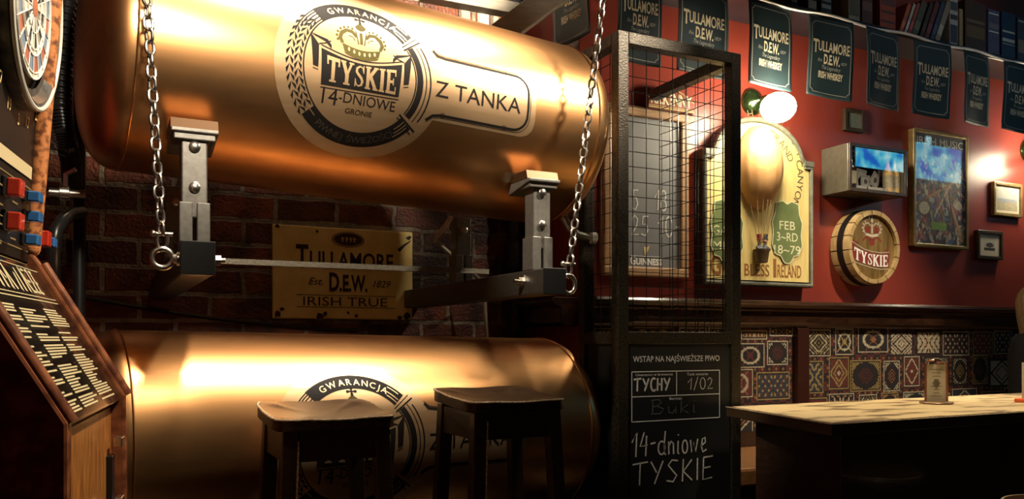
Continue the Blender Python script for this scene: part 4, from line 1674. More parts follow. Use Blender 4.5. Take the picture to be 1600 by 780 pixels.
for sg, hatm in ((-1, mat('toy_hat_red', (.3, .06, .04), .5)), (1, mat('toy_hat_dark', (.04, .04, .05), .5))):
    b = MB()
    cx_ = kb.x + sg * .02
    b.lathe((cx_, sv - .028, kb.z - .01), (0, 0, 1), [(0, .018), (.03, .017), (.04, .009), (.046, .007)], 14, mi=0)
    b.ball((cx_ - sg * .002, sv - .032, kb.z + .052), .014, 12, mi=1)
    b.lathe((cx_, sv - .03, kb.z + .06), (sg * .2, 0, 1), [(0, .018), (.004, .018), (.005, .012), (.03, .013), (.031, .0)], 14, mi=2)
    b.tube([(cx_ + sg * .016, sv - .03, kb.z + .02), (cx_ + sg * .022, sv - .045, kb.z + .005), (cx_ - sg * .004, sv - .055, kb.z + .008)], .006, 8, mi=0)
    fg = b.build('toy_figure', [mat('toy_coat', (.07, .08, .10), .5), mat('toy_face', (.6, .38, .26), .5), hatm], bk, smooth=True)
# shields
GRN = mat('green_shield', (.17, .21, .08), .45, 0, (.13, .17, .06), 10)
for name, px, text in (('right', 1231, (('FEB', 354), ('3~RD', 372), ('18~79', 392))), ('left', 1137, (('GA ER', 362), ('MI LE', 386)))):
    o = at(px, 362, sv)
    hw, hh_ = .115, .175
    shp = [(-.3, 1.0), (0, .9), (.3, 1.0), (.75, .92), (.8, .6), (1.0, .3), (.92, -.1), (1.0, -.45), (.75, -.75), (.45, -.8), (.2, -1.02), (0, -1.05), (-.2, -1.02), (-.45, -.8), (-.75, -.75), (-1.0, -.45), (-.92, -.1), (-1.0, .3), (-.8, .6), (-.75, .92)]
    b = MB()
    b.prism([Vector((o.x + x * hw, sv + .004, o.z + z * hh_)) for x, z in shp], (0, .01, 0))
    sh = b.build('shield', GRN, bsn, bevel=.003)
    k = Ink()
    k.stroke([(o.x + x * hw, o.z + z * hh_) for x, z in shp], .005, closed=True)
    k.cut()
    for s_, yy in text:
        k.cut()
        q = at(px, yy, sv)
        k.text(s_, o.x, q.z - .018, .048, .05 * len(s_) * .8, align='c')
    k.mapped(lambda x, y: Vector((x, sv + .0035, y)), 'shield_lettering', mat('pale_green_paint', (.75, .75, .5), .5), sh)
k = Ink()
o = at(1112, 440, sv)
e = at(1259, 438, sv)
kk = Ink()
kk.text('G', o.x + .0, sz0 + .055, .10, .075, bold=.02)
kk.text('OD BLESS', o.x + .095, sz0 + .055, .065, .33, bold=.01)
kk.text('I', o.x + .455, sz0 + .055, .10, .022, bold=.02)
kk.text('RELAND', o.x + .485, sz0 + .055, .070, e.x - o.x - .49 - .02, bold=.01)
kk.mapped(lambda x, y: Vector((x, sv + .0105, y)), 'motto', mat('brown_sign_paint', (.30, .12, .03), .5), bd_)
k = Ink()
k.arctext('THE FIRST', sc, bc.z - .02, .305, 118, 24, .045)
k.cut().arctext('GRAND', sc, bc.z - .04, .235, 70, 28, .045)
k.cut().arctext('CANYON', sc, bc.z - .02, .285, 14, -30, .045)
k.mapped(lambda x, y: Vector((x, sv + .0105, y)), 'arched_lettering', mat('dark_sign_paint', (.12, .09, .04), .5), bd_)

# ================================================================== WALL LAMPS


def wall_lamp(label, px, py, ex, ey, gv_, gm):
    g = at(px, py, gv_)
    e = at(ex, ey, VR)
    t = thing('globe_lamp', label, 'lamp', (e.x, VR, e.z), 'globe wall lamps')
    b = MB()
    b.lathe((e.x, VR, e.z), (0, -1, 0), [(0, .078), (.012, .078), (.03, .066), (.05, .04), (.058, .02), (.07, .012), (.075, .0)], 32)
    b.build('back_plate', PATINA, t, smooth=True)
    b = MB()
    back = g + Vector((-.005, .075, 0))
    b.tube([Vector((e.x, VR - .06, e.z)), Vector((e.x + .01, VR - .10, e.z + .01)), Vector((e.x + (g.x - e.x) * .5, (VR - .10 + back.y + .05) / 2, (e.z + g.z) / 2 + .02)), back + Vector((0, .05, .0)), back], .008, 10)
    b.lathe(back, (0, 1, 0), [(0, .045), (.012, .045), (.03, .02), (.04, .01)], 20)
    b.build('arm', PATINA, t, smooth=True)
    b = MB()
    b.ball(g, .093, 32, sc=(1.0, 1.0, .84))
    b.build('globe', gm, t, smooth='all')
    return t


wall_lamp('lit white globe lamp over the yellow balloon sign', 1216, 168, 1174, 160, VR - .31, GLOBE)
wall_lamp('lit globe wall lamp at the right edge, over the small gilt landscape', 1640, 244, 1604, 236, VR - .20, mat('lit_opal_globe_dim', (1, .95, .8), .4, emit=(1, .86, .60), estr=75))

# ================================================================== FRAMES AND BOXES ON THE RED WALL
GILT = mat('dull_gilt_frame', (.40, .29, .12), .35, .4, (.28, .19, .07), 30)
DKWOODF = mat('dark_frame_wood', (.035, .022, .014), .35, 0, (.06, .04, .025), 30)


def framed(name, label, cat, x0, x1, y0, y1, depth, fw, fm, inner, group=None, bev=.004):
    v = VR - depth
    a, c = at(x0, (y0 + y1) / 2, v), at(x1, (y0 + y1) / 2, v)
    zl = (at(x0, y1, v).z + at(x1, y1, v).z) / 2 if not isinstance(y1, tuple) else (at(x0, y1[0], v).z + at(x1, y1[1], v).z) / 2
    zh = (at(x0, y0, v).z + at(x1, y0, v).z) / 2
    t = thing(name, label, cat, ((a.x + c.x) / 2, VR, zl), group)
    b = MB()
    b.box((a.x, v, zl), (a.x + fw, VR - .001, zh))
    b.box((c.x - fw, v, zl), (c.x, VR - .001, zh))
    b.box((a.x + fw, v, zl), (c.x - fw, VR - .001, zl + fw))
    b.box((a.x + fw, v, zh - fw), (c.x - fw, VR - .001, zh))
    b.build('frame', fm, t, bevel=bev)
    inner(t, a.x + fw, c.x - fw, zl + fw, zh - fw, v)
    return t


PIC = vcol_mat('printed_picture', .6, .0)
PICG = vcol_mat('glazed_print', .4, 1.0)


def rnd(seed):
    return random.Random(seed)


# small dark frame
def inner_small(t, x0, x1, z0, z1, v):
    r = rnd(3)
    pixels('picture', 14, 18, lambda i, j: tuple(q * r.uniform(.6, 1.2) for q in (.20, .24, .21)), lambda p, q: (x0 + (x1 - x0) * p, v + .012, z0 + (z1 - z0) * q), PICG, t)


framed('small_picture', 'smallest dark frame with a grey print, hung above the display box', 'picture', 1321, 1351, 171, 205, .03, .022, DKWOODF, inner_small)


def inner_tree(t, x0, x1, z0, z1, v):
    MB().box((x0, v + .012, z0), (x1, v + .02, z1)).build('mount', mat('off_white_mount', (.62, .56, .44), .6), t)
    w_, h_ = (x1 - x0), (z1 - z0)
    r = rnd(5)

    def fn(i, j):
        x, y = i / 32, j / 32
        if y < .22:
            return (.05, .045, .04)
        if (x - .5) ** 2 / .13 + (y - .5) ** 2 / .05 < 1 + r.uniform(-.25, .2):
            return (.06, .055, .045)
        if abs(x - .5) < .04 and y < .5:
            return (.05, .04, .035)
        return (.42 + .1 * y, .40 + .1 * y, .34 + .08 * y)
    pixels('photograph', 32, 32, fn, lambda p, q: (x0 + w_ * (.24 + .52 * p), v + .011, z0 + h_ * (.25 + .5 * q)), PIC, t)
    MB().add([(x0, v + .006, z0), (x1, v + .006, z0), (x1, v + .006, z1), (x0, v + .006, z1)], [(0, 1, 2, 3)]).flat('pane', glass_mat('frame_glass', .04), t)


framed('tree_photograph', 'small black framed photograph of a round tree on a white mount', 'picture', 1529, 1568, 361, 405, .035, .022, DKWOODF, inner_tree)


def inner_land(t, x0, x1, z0, z1, v):
    r = rnd(8)

    def fn(i, j):
        y = j / 24
        if y > .5:
            return (.62, .62, .56)
        if y > .36:
            return tuple(q * r.uniform(.7, 1.1) for q in (.40, .45, .5))
        return tuple(q * r.uniform(.6, 1.2) for q in (.50, .44, .30))
    MB().box((x0, v + .012, z0), (x1, v + .02, z1)).build('mount', mat('cream_mount', (.72, .66, .52), .6), t)
    pixels('landscape', 32, 24, fn, lambda p, q: (x0 + (x1 - x0) * (.08 + .84 * p), v + .011, z0 + (z1 - z0) * (.1 + .8 * q)), PICG, t)


framed('landscape_picture', 'gilt framed pale landscape under the lamp at the right edge', 'picture', 1554, 1598, 286, 338, .03, .022, GILT, inner_land)


# poster
def inner_poster(t, x0, x1, z0, z1, v):
    r = rnd(11)
    NX, NZ = 90, 160
    blobs = []
    pal = [(.30, .26, .20), (.42, .36, .26), (.10, .10, .12), (.30, .09, .08), (.08, .12, .22), (.5, .42, .28), (.16, .10, .06), (.04, .04, .05), (.22, .06, .10), (.36, .34, .32)]
    for q in range(420):
        blobs.append((r.uniform(0, 1), r.uniform(0, .82), r.uniform(.012, .07), r.uniform(.006, .03), r.uniform(0, PI), r.choice(pal)))
    fid = [(.25, .42, .95, .64, .012, (.35, .20, .09)), (.62, .50, .93, .05, .02, (.42, .26, .12)), (.66, .48, .80, .06, .012, (.03, .03, .03)), (.38, .25, .68, .55, .012, (.45, .38, .24)), (.5, .55, .6, .35, .01, (.03, .03, .03))]

    def fn(i, j):
        x, y = i / NX, j / NZ
        if y > .90:
            return (.03, .04, .09)
        c = (.05, .05, .07)
        if y > .60:
            c = (.03 + .06 * y, .045, .16)
        for (bx, by, ra, rb, an, col_) in blobs:
            dx, dy = x - bx, (y - by)
            u_ = dx * math.cos(an) + dy * math.sin(an)
            v_ = -dx * math.sin(an) + dy * math.cos(an)
            if (u_ / ra) ** 2 + (v_ / rb) ** 2 < 1:
                c = col_
        if .32 < x < .62 and .13 < y < .20:
            c = (.18, .34, .07)
        d0 = ((x - .18) / .13) ** 2 + ((y - .32) / .075) ** 2
        if d0 < 1:
            c = (.5, .45, .33) if d0 < .6 else (.1, .06, .04)
        for (xa, ya, xb, yb, wd, col_) in fid:
            L2 = (xb - xa) ** 2 + (yb - ya) ** 2
            tt = max(0, min(1, ((x - xa) * (xb - xa) + (y - ya) * (yb - ya)) / L2))
            if (x - xa - tt * (xb - xa)) ** 2 + (y - ya - tt * (yb - ya)) ** 2 < wd ** 2:
                c = col_
        n_ = r.uniform(.75, 1.2) * 1.7
        return tuple(min(.85, q * n_) for q in c)
    pixels('print', NX, NZ, fn, lambda p, q: (x0 + (x1 - x0) * p, v + .012, z0 + (z1 - z0) * q), PIC, t)
    k = Ink()
    k.text('IRISH MUSIC', x0 + .02, z1 - .068, .046, x1 - x0 - .04, bold=.012)
    k.mapped(lambda x, y: Vector((x, v + .0105, y)), 'lettering', mat('pale_blue_print', (.62, .66, .66), .5), t)
    MB().add([(x0, v + .007, z0), (x1, v + .007, z0), (x1, v + .007, z1), (x0, v + .007, z1)], [(0, 1, 2, 3)]).flat('pane', glass_mat('poster_glass', .10), t)


framed('music_poster', 'tall gilt framed collage poster of instruments with pale heading letters', 'poster', 1428, 1514, 207, 387, .045, .022, GILT, inner_poster, bev=.006)

# display box
dv = VR - .20
bx0, bx1 = at(1325, 265, dv).x, at(1415, 265, dv).x
bz0 = (at(1325, 298, dv).z + at(1415, 308, dv).z) / 2
bz1 = (at(1325, 222, dv).z + at(1415, 237, dv).z) / 2
BOXM = mat('taupe_box_wood', (.11, .095, .066), .4, 0, (.085, .072, .05), 25, coat=.2)
dbx = thing('display_box', 'glazed wooden display box of bottles on the red wall', 'display box', ((bx0 + bx1) / 2, VR, bz0))
b = MB()
tk = .018
b.box((bx0, dv, bz0), (bx0 + tk, VR - .001, bz1))
b.box((bx1 - tk, dv, bz0), (bx1, VR - .001, bz1))
b.box((bx0 + tk, dv, bz0), (bx1 - tk, VR - .001, bz0 + tk))
b.box((bx0 + tk, dv, bz1 - tk), (bx1 - tk, VR - .001, bz1))
b.box((bx0 + tk, VR - .016, bz0 + tk), (bx1 - tk, VR - .001, bz1 - tk))
b.build('carcass', BOXM, dbx, bevel=.004)
MB().box((bx0 + tk, VR - .02, bz0 + tk), (bx1 - tk, VR - .0165, bz1 - tk)).build('lining', mat('black_felt', (.008, .008, .009), .9), dbx)
fr = MB()
fr.box((bx0, dv - .012, bz0), (bx0 + .02, dv - .0005, bz1))
fr.box((bx1 - .02, dv - .012, bz0), (bx1, dv - .0005, bz1))
fr.box((bx0 + .02, dv - .012, bz0), (bx1 - .02, dv - .0005, bz0 + .02))
fr.box((bx0 + .02, dv - .012, bz1 - .02), (bx1 - .02, dv - .0005, bz1))
dr = fr.build('door_frame', DKWOODF, dbx, bevel=.002)
MB().add([(bx0 + .02, dv - .006, bz0 + .02), (bx1 - .02, dv - .006, bz0 + .02), (bx1 - .02, dv - .006, bz1 - .02), (bx0 + .02, dv - .006, bz1 - .02)], [(0, 1, 2, 3)]).flat('pane', glass_mat('box_glass', .16), dr)
AMB = mat('pale_beer_glass', (.75, .50, .20), .2, 0, coat=.4)
DRKB = mat('brown_bottle_glass', (.035, .02, .012), .12, 0, coat=.5)
LBL = mat('buff_paper_label', (.50, .44, .30), .6, 0, (.36, .30, .2), 60)
for px, lab, gm in ((1330, 'brown glass bottle standing at the left inside the display box', DRKB), (1387, 'pale bottle left of its twin at the right of the display box', AMB), (1397.5, 'pale bottle at the far right inside the display box', AMB)):
    q = at(px, 270, dv + .05)
    z = bz0 + tk
    t = thing('bottle', lab, 'bottle', (q.x, dv + .05, z), 'bottles in the display box')
    b = MB()
    b.lathe((q.x, dv + .05, z), (0, 0, 1), [(0, .026), (.003, .029), (.125, .029), (.145, .024), (.17, .012), (.215, .0105), (.216, .013), (.225, .013)], 20)
    b.build('glass', gm, t, smooth=True)
    MB().lathe((q.x, dv + .05, z + .225), (0, 0, 1), [(0, .0135), (.010, .0135), (.012, .010)], 16).build('cap', GALV, t, smooth=True)
    MB().lathe((q.x, dv + .05, z + .035), (0, 0, 1), [(0, .0295), (.075, .0295)], 20, caps=False).build('label_band', LBL, t, smooth=True)
for px, py, w_, h_, an, lab in ((1345, 280, .085, .12, .12, 'grey paper leaning at the left inside the display box'), (1352, 284, .08, .075, -.05, 'buff card with a crest beside the grey paper in the display box'), (1367, 282, .075, .09, .6, 'tilted square beer mat at the middle of the display box'), (1376, 288, .05, .07, -.1, 'small grey card right of the tilted mat in the display box'), (1376, 271, .045, .04, .05, 'small pale card pinned high in the display box')):
    q = at(px, py, dv + .115 - .010 * (px % 5))
    t = thing('beer_mat' if an > .5 else 'card', lab, 'card', q)
    M = Matrix.Translation(q) @ Matrix.Rotation(an, 4, 'Y')
    MB().box((-w_ / 2, -.002, -h_ / 2), (w_ / 2, .002, h_ / 2), M=M).build('sheet', mat('grey_card', (.5, .48, .42), .6, 0, (.38, .36, .32), 40), t)
    k = Ink()
    k.stroke([(-w_ * .4, -h_ * .4), (w_ * .4, -h_ * .4), (w_ * .4, h_ * .4), (-w_ * .4, h_ * .4)], .003, closed=True)
    k.poly(circ(0, 0, w_ * .2, h_ * .2, n=10)[:-1])
    k.mapped(lambda x, y: M @ Vector((x, -.003, y)), 'print', mat('card_ink', (.1, .09, .08), .6), t)
x = bx0 + .09
for i, wd in enumerate((.10, .13, .13)):
    tag(MB().box((x, dv + .03, bz0 + tk), (x + wd, dv + .034, bz0 + tk + .028)).build('name_card', mat('pale_name_card', (.45, .43, .38), .6), None), ('left', 'middle', 'right')[i] + ' of the white name cards along the bottom of the display box', 'card', 'name cards in the display box')
    x += wd + .012

# barrel end
bv = VR - .135
bc_ = at(1367, 386, bv)
RBx = (at(1410, 386, bv).x - at(1327, 386, bv).x) / 2
t = thing('barrel_sign', 'wooden barrel end with crowned red label hung on the red wall', 'barrel', (bc_.x, VR, bc_.z))
STAVE = mat('pale_oak_staves', (.50, .36, .17), .5, 0, (.38, .25, .10), 18, stretch=(1, 5, 1))
for i in range(16):
    a0, a1 = 2 * PI * i / 16 + .015 + .12, 2 * PI * (i + 1) / 16 - .015 + .12
    b = MB()
    n = 5
    q0, q1 = [], []
    for v_, rr_ in ((bv, RBx * .965), (bv + .10, RBx), (VR - .004, RBx * 1.0)):
        pass
    vs, fs = [], []
    rows = ((bv, RBx * .96), (bv + .045, RBx * .99), (bv + .09, RBx), (VR - .002, RBx * .985))
    for (v_, rr_) in rows:
        for k_ in range(n + 1):
            a = a0 + (a1 - a0) * k_ / n
            vs.append((bc_.x + rr_ * math.cos(a), v_, bc_.z + rr_ * math.sin(a)))
        for k_ in range(n, -1, -1):
            a = a0 + (a1 - a0) * k_ / n
            vs.append((bc_.x + (rr_ - .026) * math.cos(a), v_, bc_.z + (rr_ - .026) * math.sin(a)))
    m_ = 2 * (n + 1)
    for r_ in range(3):
        for k_ in range(m_):
            fs.append((r_ * m_ + k_, r_ * m_ + (k_ + 1) % m_, (r_ + 1) * m_ + (k_ + 1) % m_, (r_ + 1) * m_ + k_))
    fs += [tuple(range(m_)), tuple(range(3 * m_, 4 * m_))]
    b.add(vs, fs)
    b.build('stave', STAVE, t)
MB().lathe((bc_.x, bv + .040, bc_.z), (0, 1, 0), [(0, RBx * .975), (.001, RBx * 1.0), (.04, RBx * 1.015), (.041, RBx * .98)], 64, caps=False).build('hoop', mat('black_iron_hoop', (.025, .023, .022), .4, .6), t, smooth=True)
b = MB()
b.lathe((bc_.x, bv + .022, bc_.z), (0, 1, 0), [(0, RBx * .93), (.02, RBx * .93)], 64)
hd = b.build('head', mat('dark_varnished_oak', (.12, .07, .02), .3, 0, (.24, .15, .05), 5, stretch=(7, 1, 1), coat=.3), t)
bm_ = lambda off: (lambda x, y: Vector((bc_.x + x, bv + .022 - off, bc_.z + y)))
q = RBx
k = Ink()
k.poly([(-.80 * q, .10 * q), (-.6 * q, .0), (-.3 * q, -.10 * q), (0, -.15 * q), (.3 * q, -.17 * q), (.66 * q, -.14 * q), (.64 * q, -.50 * q), (.3 * q, -.52 * q), (0, -.49 * q), (-.4 * q, -.42 * q), (-.74 * q, -.32 * q)])
k.poly([(-.80 * q, .10 * q), (-.5 * q, .05 * q), (-.52 * q, .12 * q), (-.70 * q, .16 * q)])
k.poly([(.66 * q, -.14 * q), (.50 * q, -.1 * q), (.5 * q, -.02 * q), (.72 * q, -.10 * q)])
for sg in (-1, 1):
    k.poly([(sg * .06 * q, .38 * q), (sg * .1 * q, .56 * q), (sg * .26 * q, .52 * q), (sg * .24 * q, .38 * q)])
    k.stroke([(sg * .05 * q, .2 * q), (sg * .2 * q, .28 * q), (sg * .35 * q, .16 * q)], .012)
k.poly(circ(0, .14 * q, .10 * q, .1 * q, n=10)[:-1])
k.mapped(bm_(.0008), 'label_red', mat('label_red', (.22, .035, .025), .4), hd)
k = Ink()
for sg in (-1, 1):
    k.stroke([(sg * .05 * q, .56 * q), (sg * .14 * q, .64 * q), (sg * .27 * q, .6 * q), (sg * .33 * q, .48 * q), (sg * .26 * q, .36 * q)], .007)
    for i in range(5):
        a = math.radians(70 - 35 * i)
        k.poly(circ(sg * (.19 + .17 * math.cos(a)) * q, (.5 + .17 * math.sin(a)) * q, .006, .006, n=6)[:-1])
k.stroke([(-.26 * q, .34 * q), (0, .30 * q), (.26 * q, .34 * q)], .016)
k.rect(-.006, .36 * q, .006, .62 * q)
k.poly([(0, .78 * q), (-.05 * q, .7 * q), (0, .63 * q), (.05 * q, .7 * q)])
k.stroke([(0, .76 * q), (0, .88 * q)], .006)
k.stroke([(-.06 * q, .83 * q), (.06 * q, .83 * q)], .006)
k.stroke([(-.78 * q, -.37 * q), (-.4 * q, -.47 * q), (0, -.54 * q), (.3 * q, -.57 * q), (.66 * q, -.55 * q)], .004)
k.stroke([(-.76 * q, .13 * q), (-.3 * q, -.06 * q), (0, -.11 * q), (.3 * q, -.13 * q), (.66 * q, -.10 * q)], .004)
k.mapped(bm_(.0014), 'crown', mat('silver_gold_print', (.55, .48, .36), .4), hd)
k = Ink()
wide_letters(k, 'TYSKIE', -.66 * q, -.45 * q, .31 * q, 1.26 * q)
k.v = [(x, y - .12 * q * (1 - ((x - .1 * q) / (.7 * q)) ** 2) * .8 + .06 * q - .08 * x) for x, y in k.v]
k.mapped(bm_(.0020), 'label_lettering', WHITE, hd, sep=lambda x, y: Vector((0, -1, 0)))

# ================================================================== SHELF, BOOKS, PENNANTS
SHV, SHZ = 3.33, 2.885
SHM = mat('dark_blue_black_shelf', (.015, .017, .022), .3, 0, (.022, .024, .03), 14, coat=.2)
t = thing('book_shelf', 'dark wall shelf over the pennants carrying a row of books', 'shelf', (5.2, VR, SHZ))
MB().box((UR + .01, SHV + .01, SHZ - .035), (8.0, VR - .001, SHZ)).build('board', SHM, t, bevel=.004)


def book(label, x0, x1, hh_, color, lean=0.0, depth=.17, bands=(), dv_=.03):
    a, c = at(x0, 60, SHV + dv_), at(x1, 60, SHV + dv_)
    wd = max(.012, c.x - a.x - .004)
    t = thing('book', label, 'book', (a.x, SHV + dv_, SHZ), 'books on the wall shelf')
    M = Matrix.Translation((a.x, SHV + dv_, SHZ)) @ Matrix.Rotation(lean, 4, 'Y')
    if lean:
        # keep the lower corner on the shelf
        M = Matrix.Translation((a.x, SHV + dv_, SHZ + wd * math.sin(abs(lean)))) @ Matrix.Rotation(lean, 4, 'Y')
    cm = mat('book_cover', color, .5, 0, tuple(q * .75 for q in color), 25)
    b = MB()
    ct = .003
    b.box((0, 0, 0), (ct, depth, hh_), M=M)
    b.box((wd - ct, 0, 0), (wd, depth, hh_), M=M)
    b.box((ct, 0, 0), (wd - ct, ct, hh_), M=M)
    b.build('cover', cm, t)
    MB().box((ct, ct, .004), (wd - ct, depth - .006, hh_ - .005), M=M).build('pages', mat('page_block', (.5, .43, .3), .8), t)
    for (z0, z1, col_) in bands:
        k = Ink().rect(.0 + wd * .06, z0 * hh_, wd * .94, z1 * hh_)
        k.mapped(lambda x, y: M @ Vector((x, -.001, y)), 'spine_print', mat('spine_print', col_, .5), t)
    return t


BK = [
    ('thin black book with a white spine label, left end of the shelf row', 1236, 1247, .26, (.02, .02, .02), ((.1, .4, (.6, .58, .5)),)),
    ('black book with a pale lower label, second from the left end', 1262, 1277, .27, (.03, .03, .03), ((.05, .22, (.65, .6, .5)),)),
    ('black spined book with small white letters behind the pennant cord', 1283, 1300, .28, (.015, .015, .017), ((.12, .2, (.5, .5, .48)), (.26, .4, (.35, .35, .33)))),
    ('cream floral spined book left of the maroon one', 1326, 1344, .30, (.42, .36, .24), ((.1, .5, (.12, .1, .06)), (.6, .7, (.2, .16, .1)))),
    ('dark maroon book beside the cream floral spine', 1347, 1364, .26, (.10, .022, .018), ((.3, .5, (.16, .08, .05)),)),
    ('thick orange red book with dark marks standing upright', 1375, 1400, .31, (.42, .07, .025), ((.12, .17, (.1, .03, .02)), (.3, .35, (.1, .03, .02)), (.45, .62, (.12, .04, .03)), (.8, .9, (.6, .55, .5)))),
]
for lab, x0, x1, hh_, col_, bands in BK:
    book(lab, x0, x1, hh_, col_, bands=bands)
LEAN = [('orange', (.5, .12, .05)), ('white', (.6, .55, .45)), ('brick red', (.4, .08, .05)), ('olive green', (.10, .10, .06)), ('dark brown', (.06, .035, .025)), ('plum red', (.16, .04, .04)), ('slate blue', (.06, .07, .12)), ('grey tan', (.32, .28, .2))]
wds = [7, 5, 6, 11, 7, 8, 7, 9]
x = 1405
for i, (nm, col_) in enumerate(LEAN):
    extra = 'leftmost of' if i == 0 else ('rightmost of' if i == len(LEAN) - 1 else 'among')
    book('%s book %s the books slumped to the right on the shelf' % (nm, extra), x, x + wds[i] * .84, .20 + .012 * i, col_, lean=.42, bands=((.15, .4, tuple(min(.8, q * 1.8) for q in col_)),), dv_=.035)
    x += wds[i] * 1.10
BK = [
    ('tall white spined book with black pictures, right of the slumped books', 1484, 1497, .32, (.55, .52, .46), ((.05, .4, (.06, .05, .08)), (.5, .6, (.05, .05, .05)), (.68, .85, (.08, .08, .09)))),
    ('thin tan book between the white spine and the brown tome', 1499, 1505, .24, (.42, .30, .14), ()),
    ('broad brown tome with a faint gold crest', 1508, 1541, .31, (.075, .035, .015), ((.25, .5, (.16, .09, .03)), (.56, .62, (.2, .12, .05)))),
    ('purple spined book with two white bands', 1544, 1562, .29, (.11, .10, .17), ((.5, .53, (.7, .7, .68)), (.9, .93, (.7, .7, .68)), (.58, .7, (.2, .17, .2)))),
    ('navy book with white spine lettering', 1565, 1587, .30, (.018, .035, .09), ((.36, .43, (.55, .55, .52)), (.3, .32, (.4, .4, .4)), (.56, .6, (.6, .58, .5)))),
    ('dark violet book at the right edge with a pale top mark', 1590, 1606, .29, (.06, .05, .08), ((.9, .94, (.5, .5, .48)), (.2, .5, (.25, .2, .12)))),
]
for lab, x0, x1, hh_, col_, bands in BK:
    book(lab, x0, x1, hh_, col_, bands=bands)

# pennants: cloth, border line and lettering, modelled once
PWID, PHEI = .275, .445


def wave(x, z):
    return .010 * math.sin(x * 14 + 1.0) * (-z / PHEI) + .006 * math.sin(z * 11)


pen = thing('pennant', 'x', 'pennant', (0, 0, 0), 'whiskey pennants on the cord')
b = MB()
nx, nz = 18, 26
vs = []
for lay in (0, .0025):
    for j in range(nz + 1):
        for i in range(nx + 1):
            x_, z_ = -PWID / 2 + PWID * i / nx, -PHEI * j / nz
            vs.append((x_ * (1 + .06 * j / nz), wave(x_, z_) + lay, z_))
n1 = (nx + 1) * (nz + 1)
fs = []
for j in range(nz):
    for i in range(nx):
        a = j * (nx + 1) + i
        fs.append((a, a + nx + 1, a + nx + 2, a + 1))
        fs.append((n1 + a, n1 + a + 1, n1 + a + nx + 2, n1 + a + nx + 1))
bdl = [(i, 0) for i in range(nx)] + [(nx, j) for j in range(nz)] + [(i, nz) for i in range(nx, 0, -1)] + [(0, j) for j in range(nz, 0, -1)]
for q_ in range(len(bdl)):
    a, c = bdl[q_][1] * (nx + 1) + bdl[q_][0], bdl[(q_ + 1) % len(bdl)][1] * (nx + 1) + bdl[(q_ + 1) % len(bdl)][0]
    fs.append((a, c, n1 + c, n1 + a))
b.add(vs, fs)
b.build('cloth', CLOTH, pen, smooth='all')
fmap = lambda x, z: Vector((x * (1 + .06 * -z / PHEI), wave(x, z) - .002, z))
k = Ink()
hw, zt_, zb_ = PWID / 2 - .018, -.035, -PHEI + .022
cut = .016
ol = []
for (cx_, cz_, a0) in ((hw, zt_, 180), (hw, zb_, 90), (-hw, zb_, 0), (-hw, zt_, -90)):
    for i in range(5):
        a = math.radians(a0 + 90 * i / 4) if True else 0
        ol.append((cx_, cz_, a))
pts = []
corners = [((hw, zt_), (180, 270)), ((hw, zb_), (90, 180)), ((-hw, zb_), (0, 90)), ((-hw, zt_), (270, 360))]
for (cx_, cz_), (a0, a1) in corners:
    for i in range(5):
        a = math.radians(a0 + (a1 - a0) * i / 4)
        pts.append((cx_ + cut * math.cos(a), cz_ + cut * math.sin(a)))
dense = []
for i in range(len(pts)):
    p_, q_ = pts[i], pts[(i + 1) % len(pts)]
    n = max(1, int(math.hypot(q_[0] - p_[0], q_[1] - p_[1]) / .02))
    for s_ in range(n):
        dense.append((p_[0] + (q_[0] - p_[0]) * s_ / n, p_[1] + (q_[1] - p_[1]) * s_ / n))
k.stroke(dense, .0032, closed=True)
k.mapped(fmap, 'border_line', CREAMG, pen)
k = Ink()
zL = -.195
k.text('T', -.112, zL - .012, .068, .030, bold=.03)
k.text('ULLAMORE', -.080, zL, .054, .192, bold=.018)
k.cut().text('D.E.W.', -.043, zL - .066, .050, .098, bold=.03)
k.cut().text('IRISH WHISKEY', -.072, zL - .145, .034, .150, bold=.03)
k.mapped(fmap, 'lettering', CREAM, pen)
k = Ink()
k.text('Est.', -.080, zL - .058, .016, .028, shear=.3)
k.cut().text('1829', .062, zL - .058, .016, .034, shear=.3)
k.cut().text('The Legendary', -.052, zL - .096, .020, .115, shear=.35)
k.mapped(fmap, 'small_lettering', CREAMG, pen)

CORDV = SHV - .012
cz = 2.853
# x pixel range, tilt about z, sideways lean, label
PEN = [
    (None, 'pennant hanging on the corner wall directly above the far end of the upper tank'),
    ((963, 1030), 'pennant hanging behind the right chain and the top left of the cage'),
    ((1055, 1136), 'pennant partly hidden by the top rail of the mesh cage'),
    ((1163, 1236), 'green lit pennant hanging directly above the globe lamp'),
    ((1263, 1328), 'pennant hanging between the globe lamp and the smallest frame'),
    ((1346, 1404), 'pennant hanging above the display box and its small frame'),
    ((1428, 1479), 'pennant hanging directly above the framed music poster'),
    ((1497, 1546), 'pennant hanging to the right of the music poster corner'),
    ((1567, 1616), 'pennant cut by the right edge of the picture'),
]
for i, (rng, lab) in enumerate(PEN):
    o = pen if i == 0 else copy_tree(pen)
    o['label'] = lab
    if rng is None:
        o.location = (UR - .055, 3.60, 3.03)
        o.rotation_euler = (0, 0, -PI / 2 + .1)
        o.scale = (1.05, 1, 1.05)
    else:
        l_, r_ = at(rng[0], 100, CORDV), at(rng[1], 100, CORDV)
        wd = r_.x - l_.x
        o.location = ((l_.x + r_.x) / 2, CORDV - .014, cz - .012)
        o.scale = (wd / PWID, 1, 1.0)
        o.rotation_euler = (0, (.0, .0, .0, -.02, .02, -.03, .02, -.04, .03)[i], (0, .0, .06, .10, -.06, .12, -.10, .14, -.05)[i])
pts = [Vector((UR - .058, VB - .01, 3.09)), Vector((UR - .062, 3.6, 3.042)), Vector((UR - .058, 3.42, 3.0)), Vector((UR - .02, CORDV - .01, 2.93))]
u = UR + .08
kk_ = 0
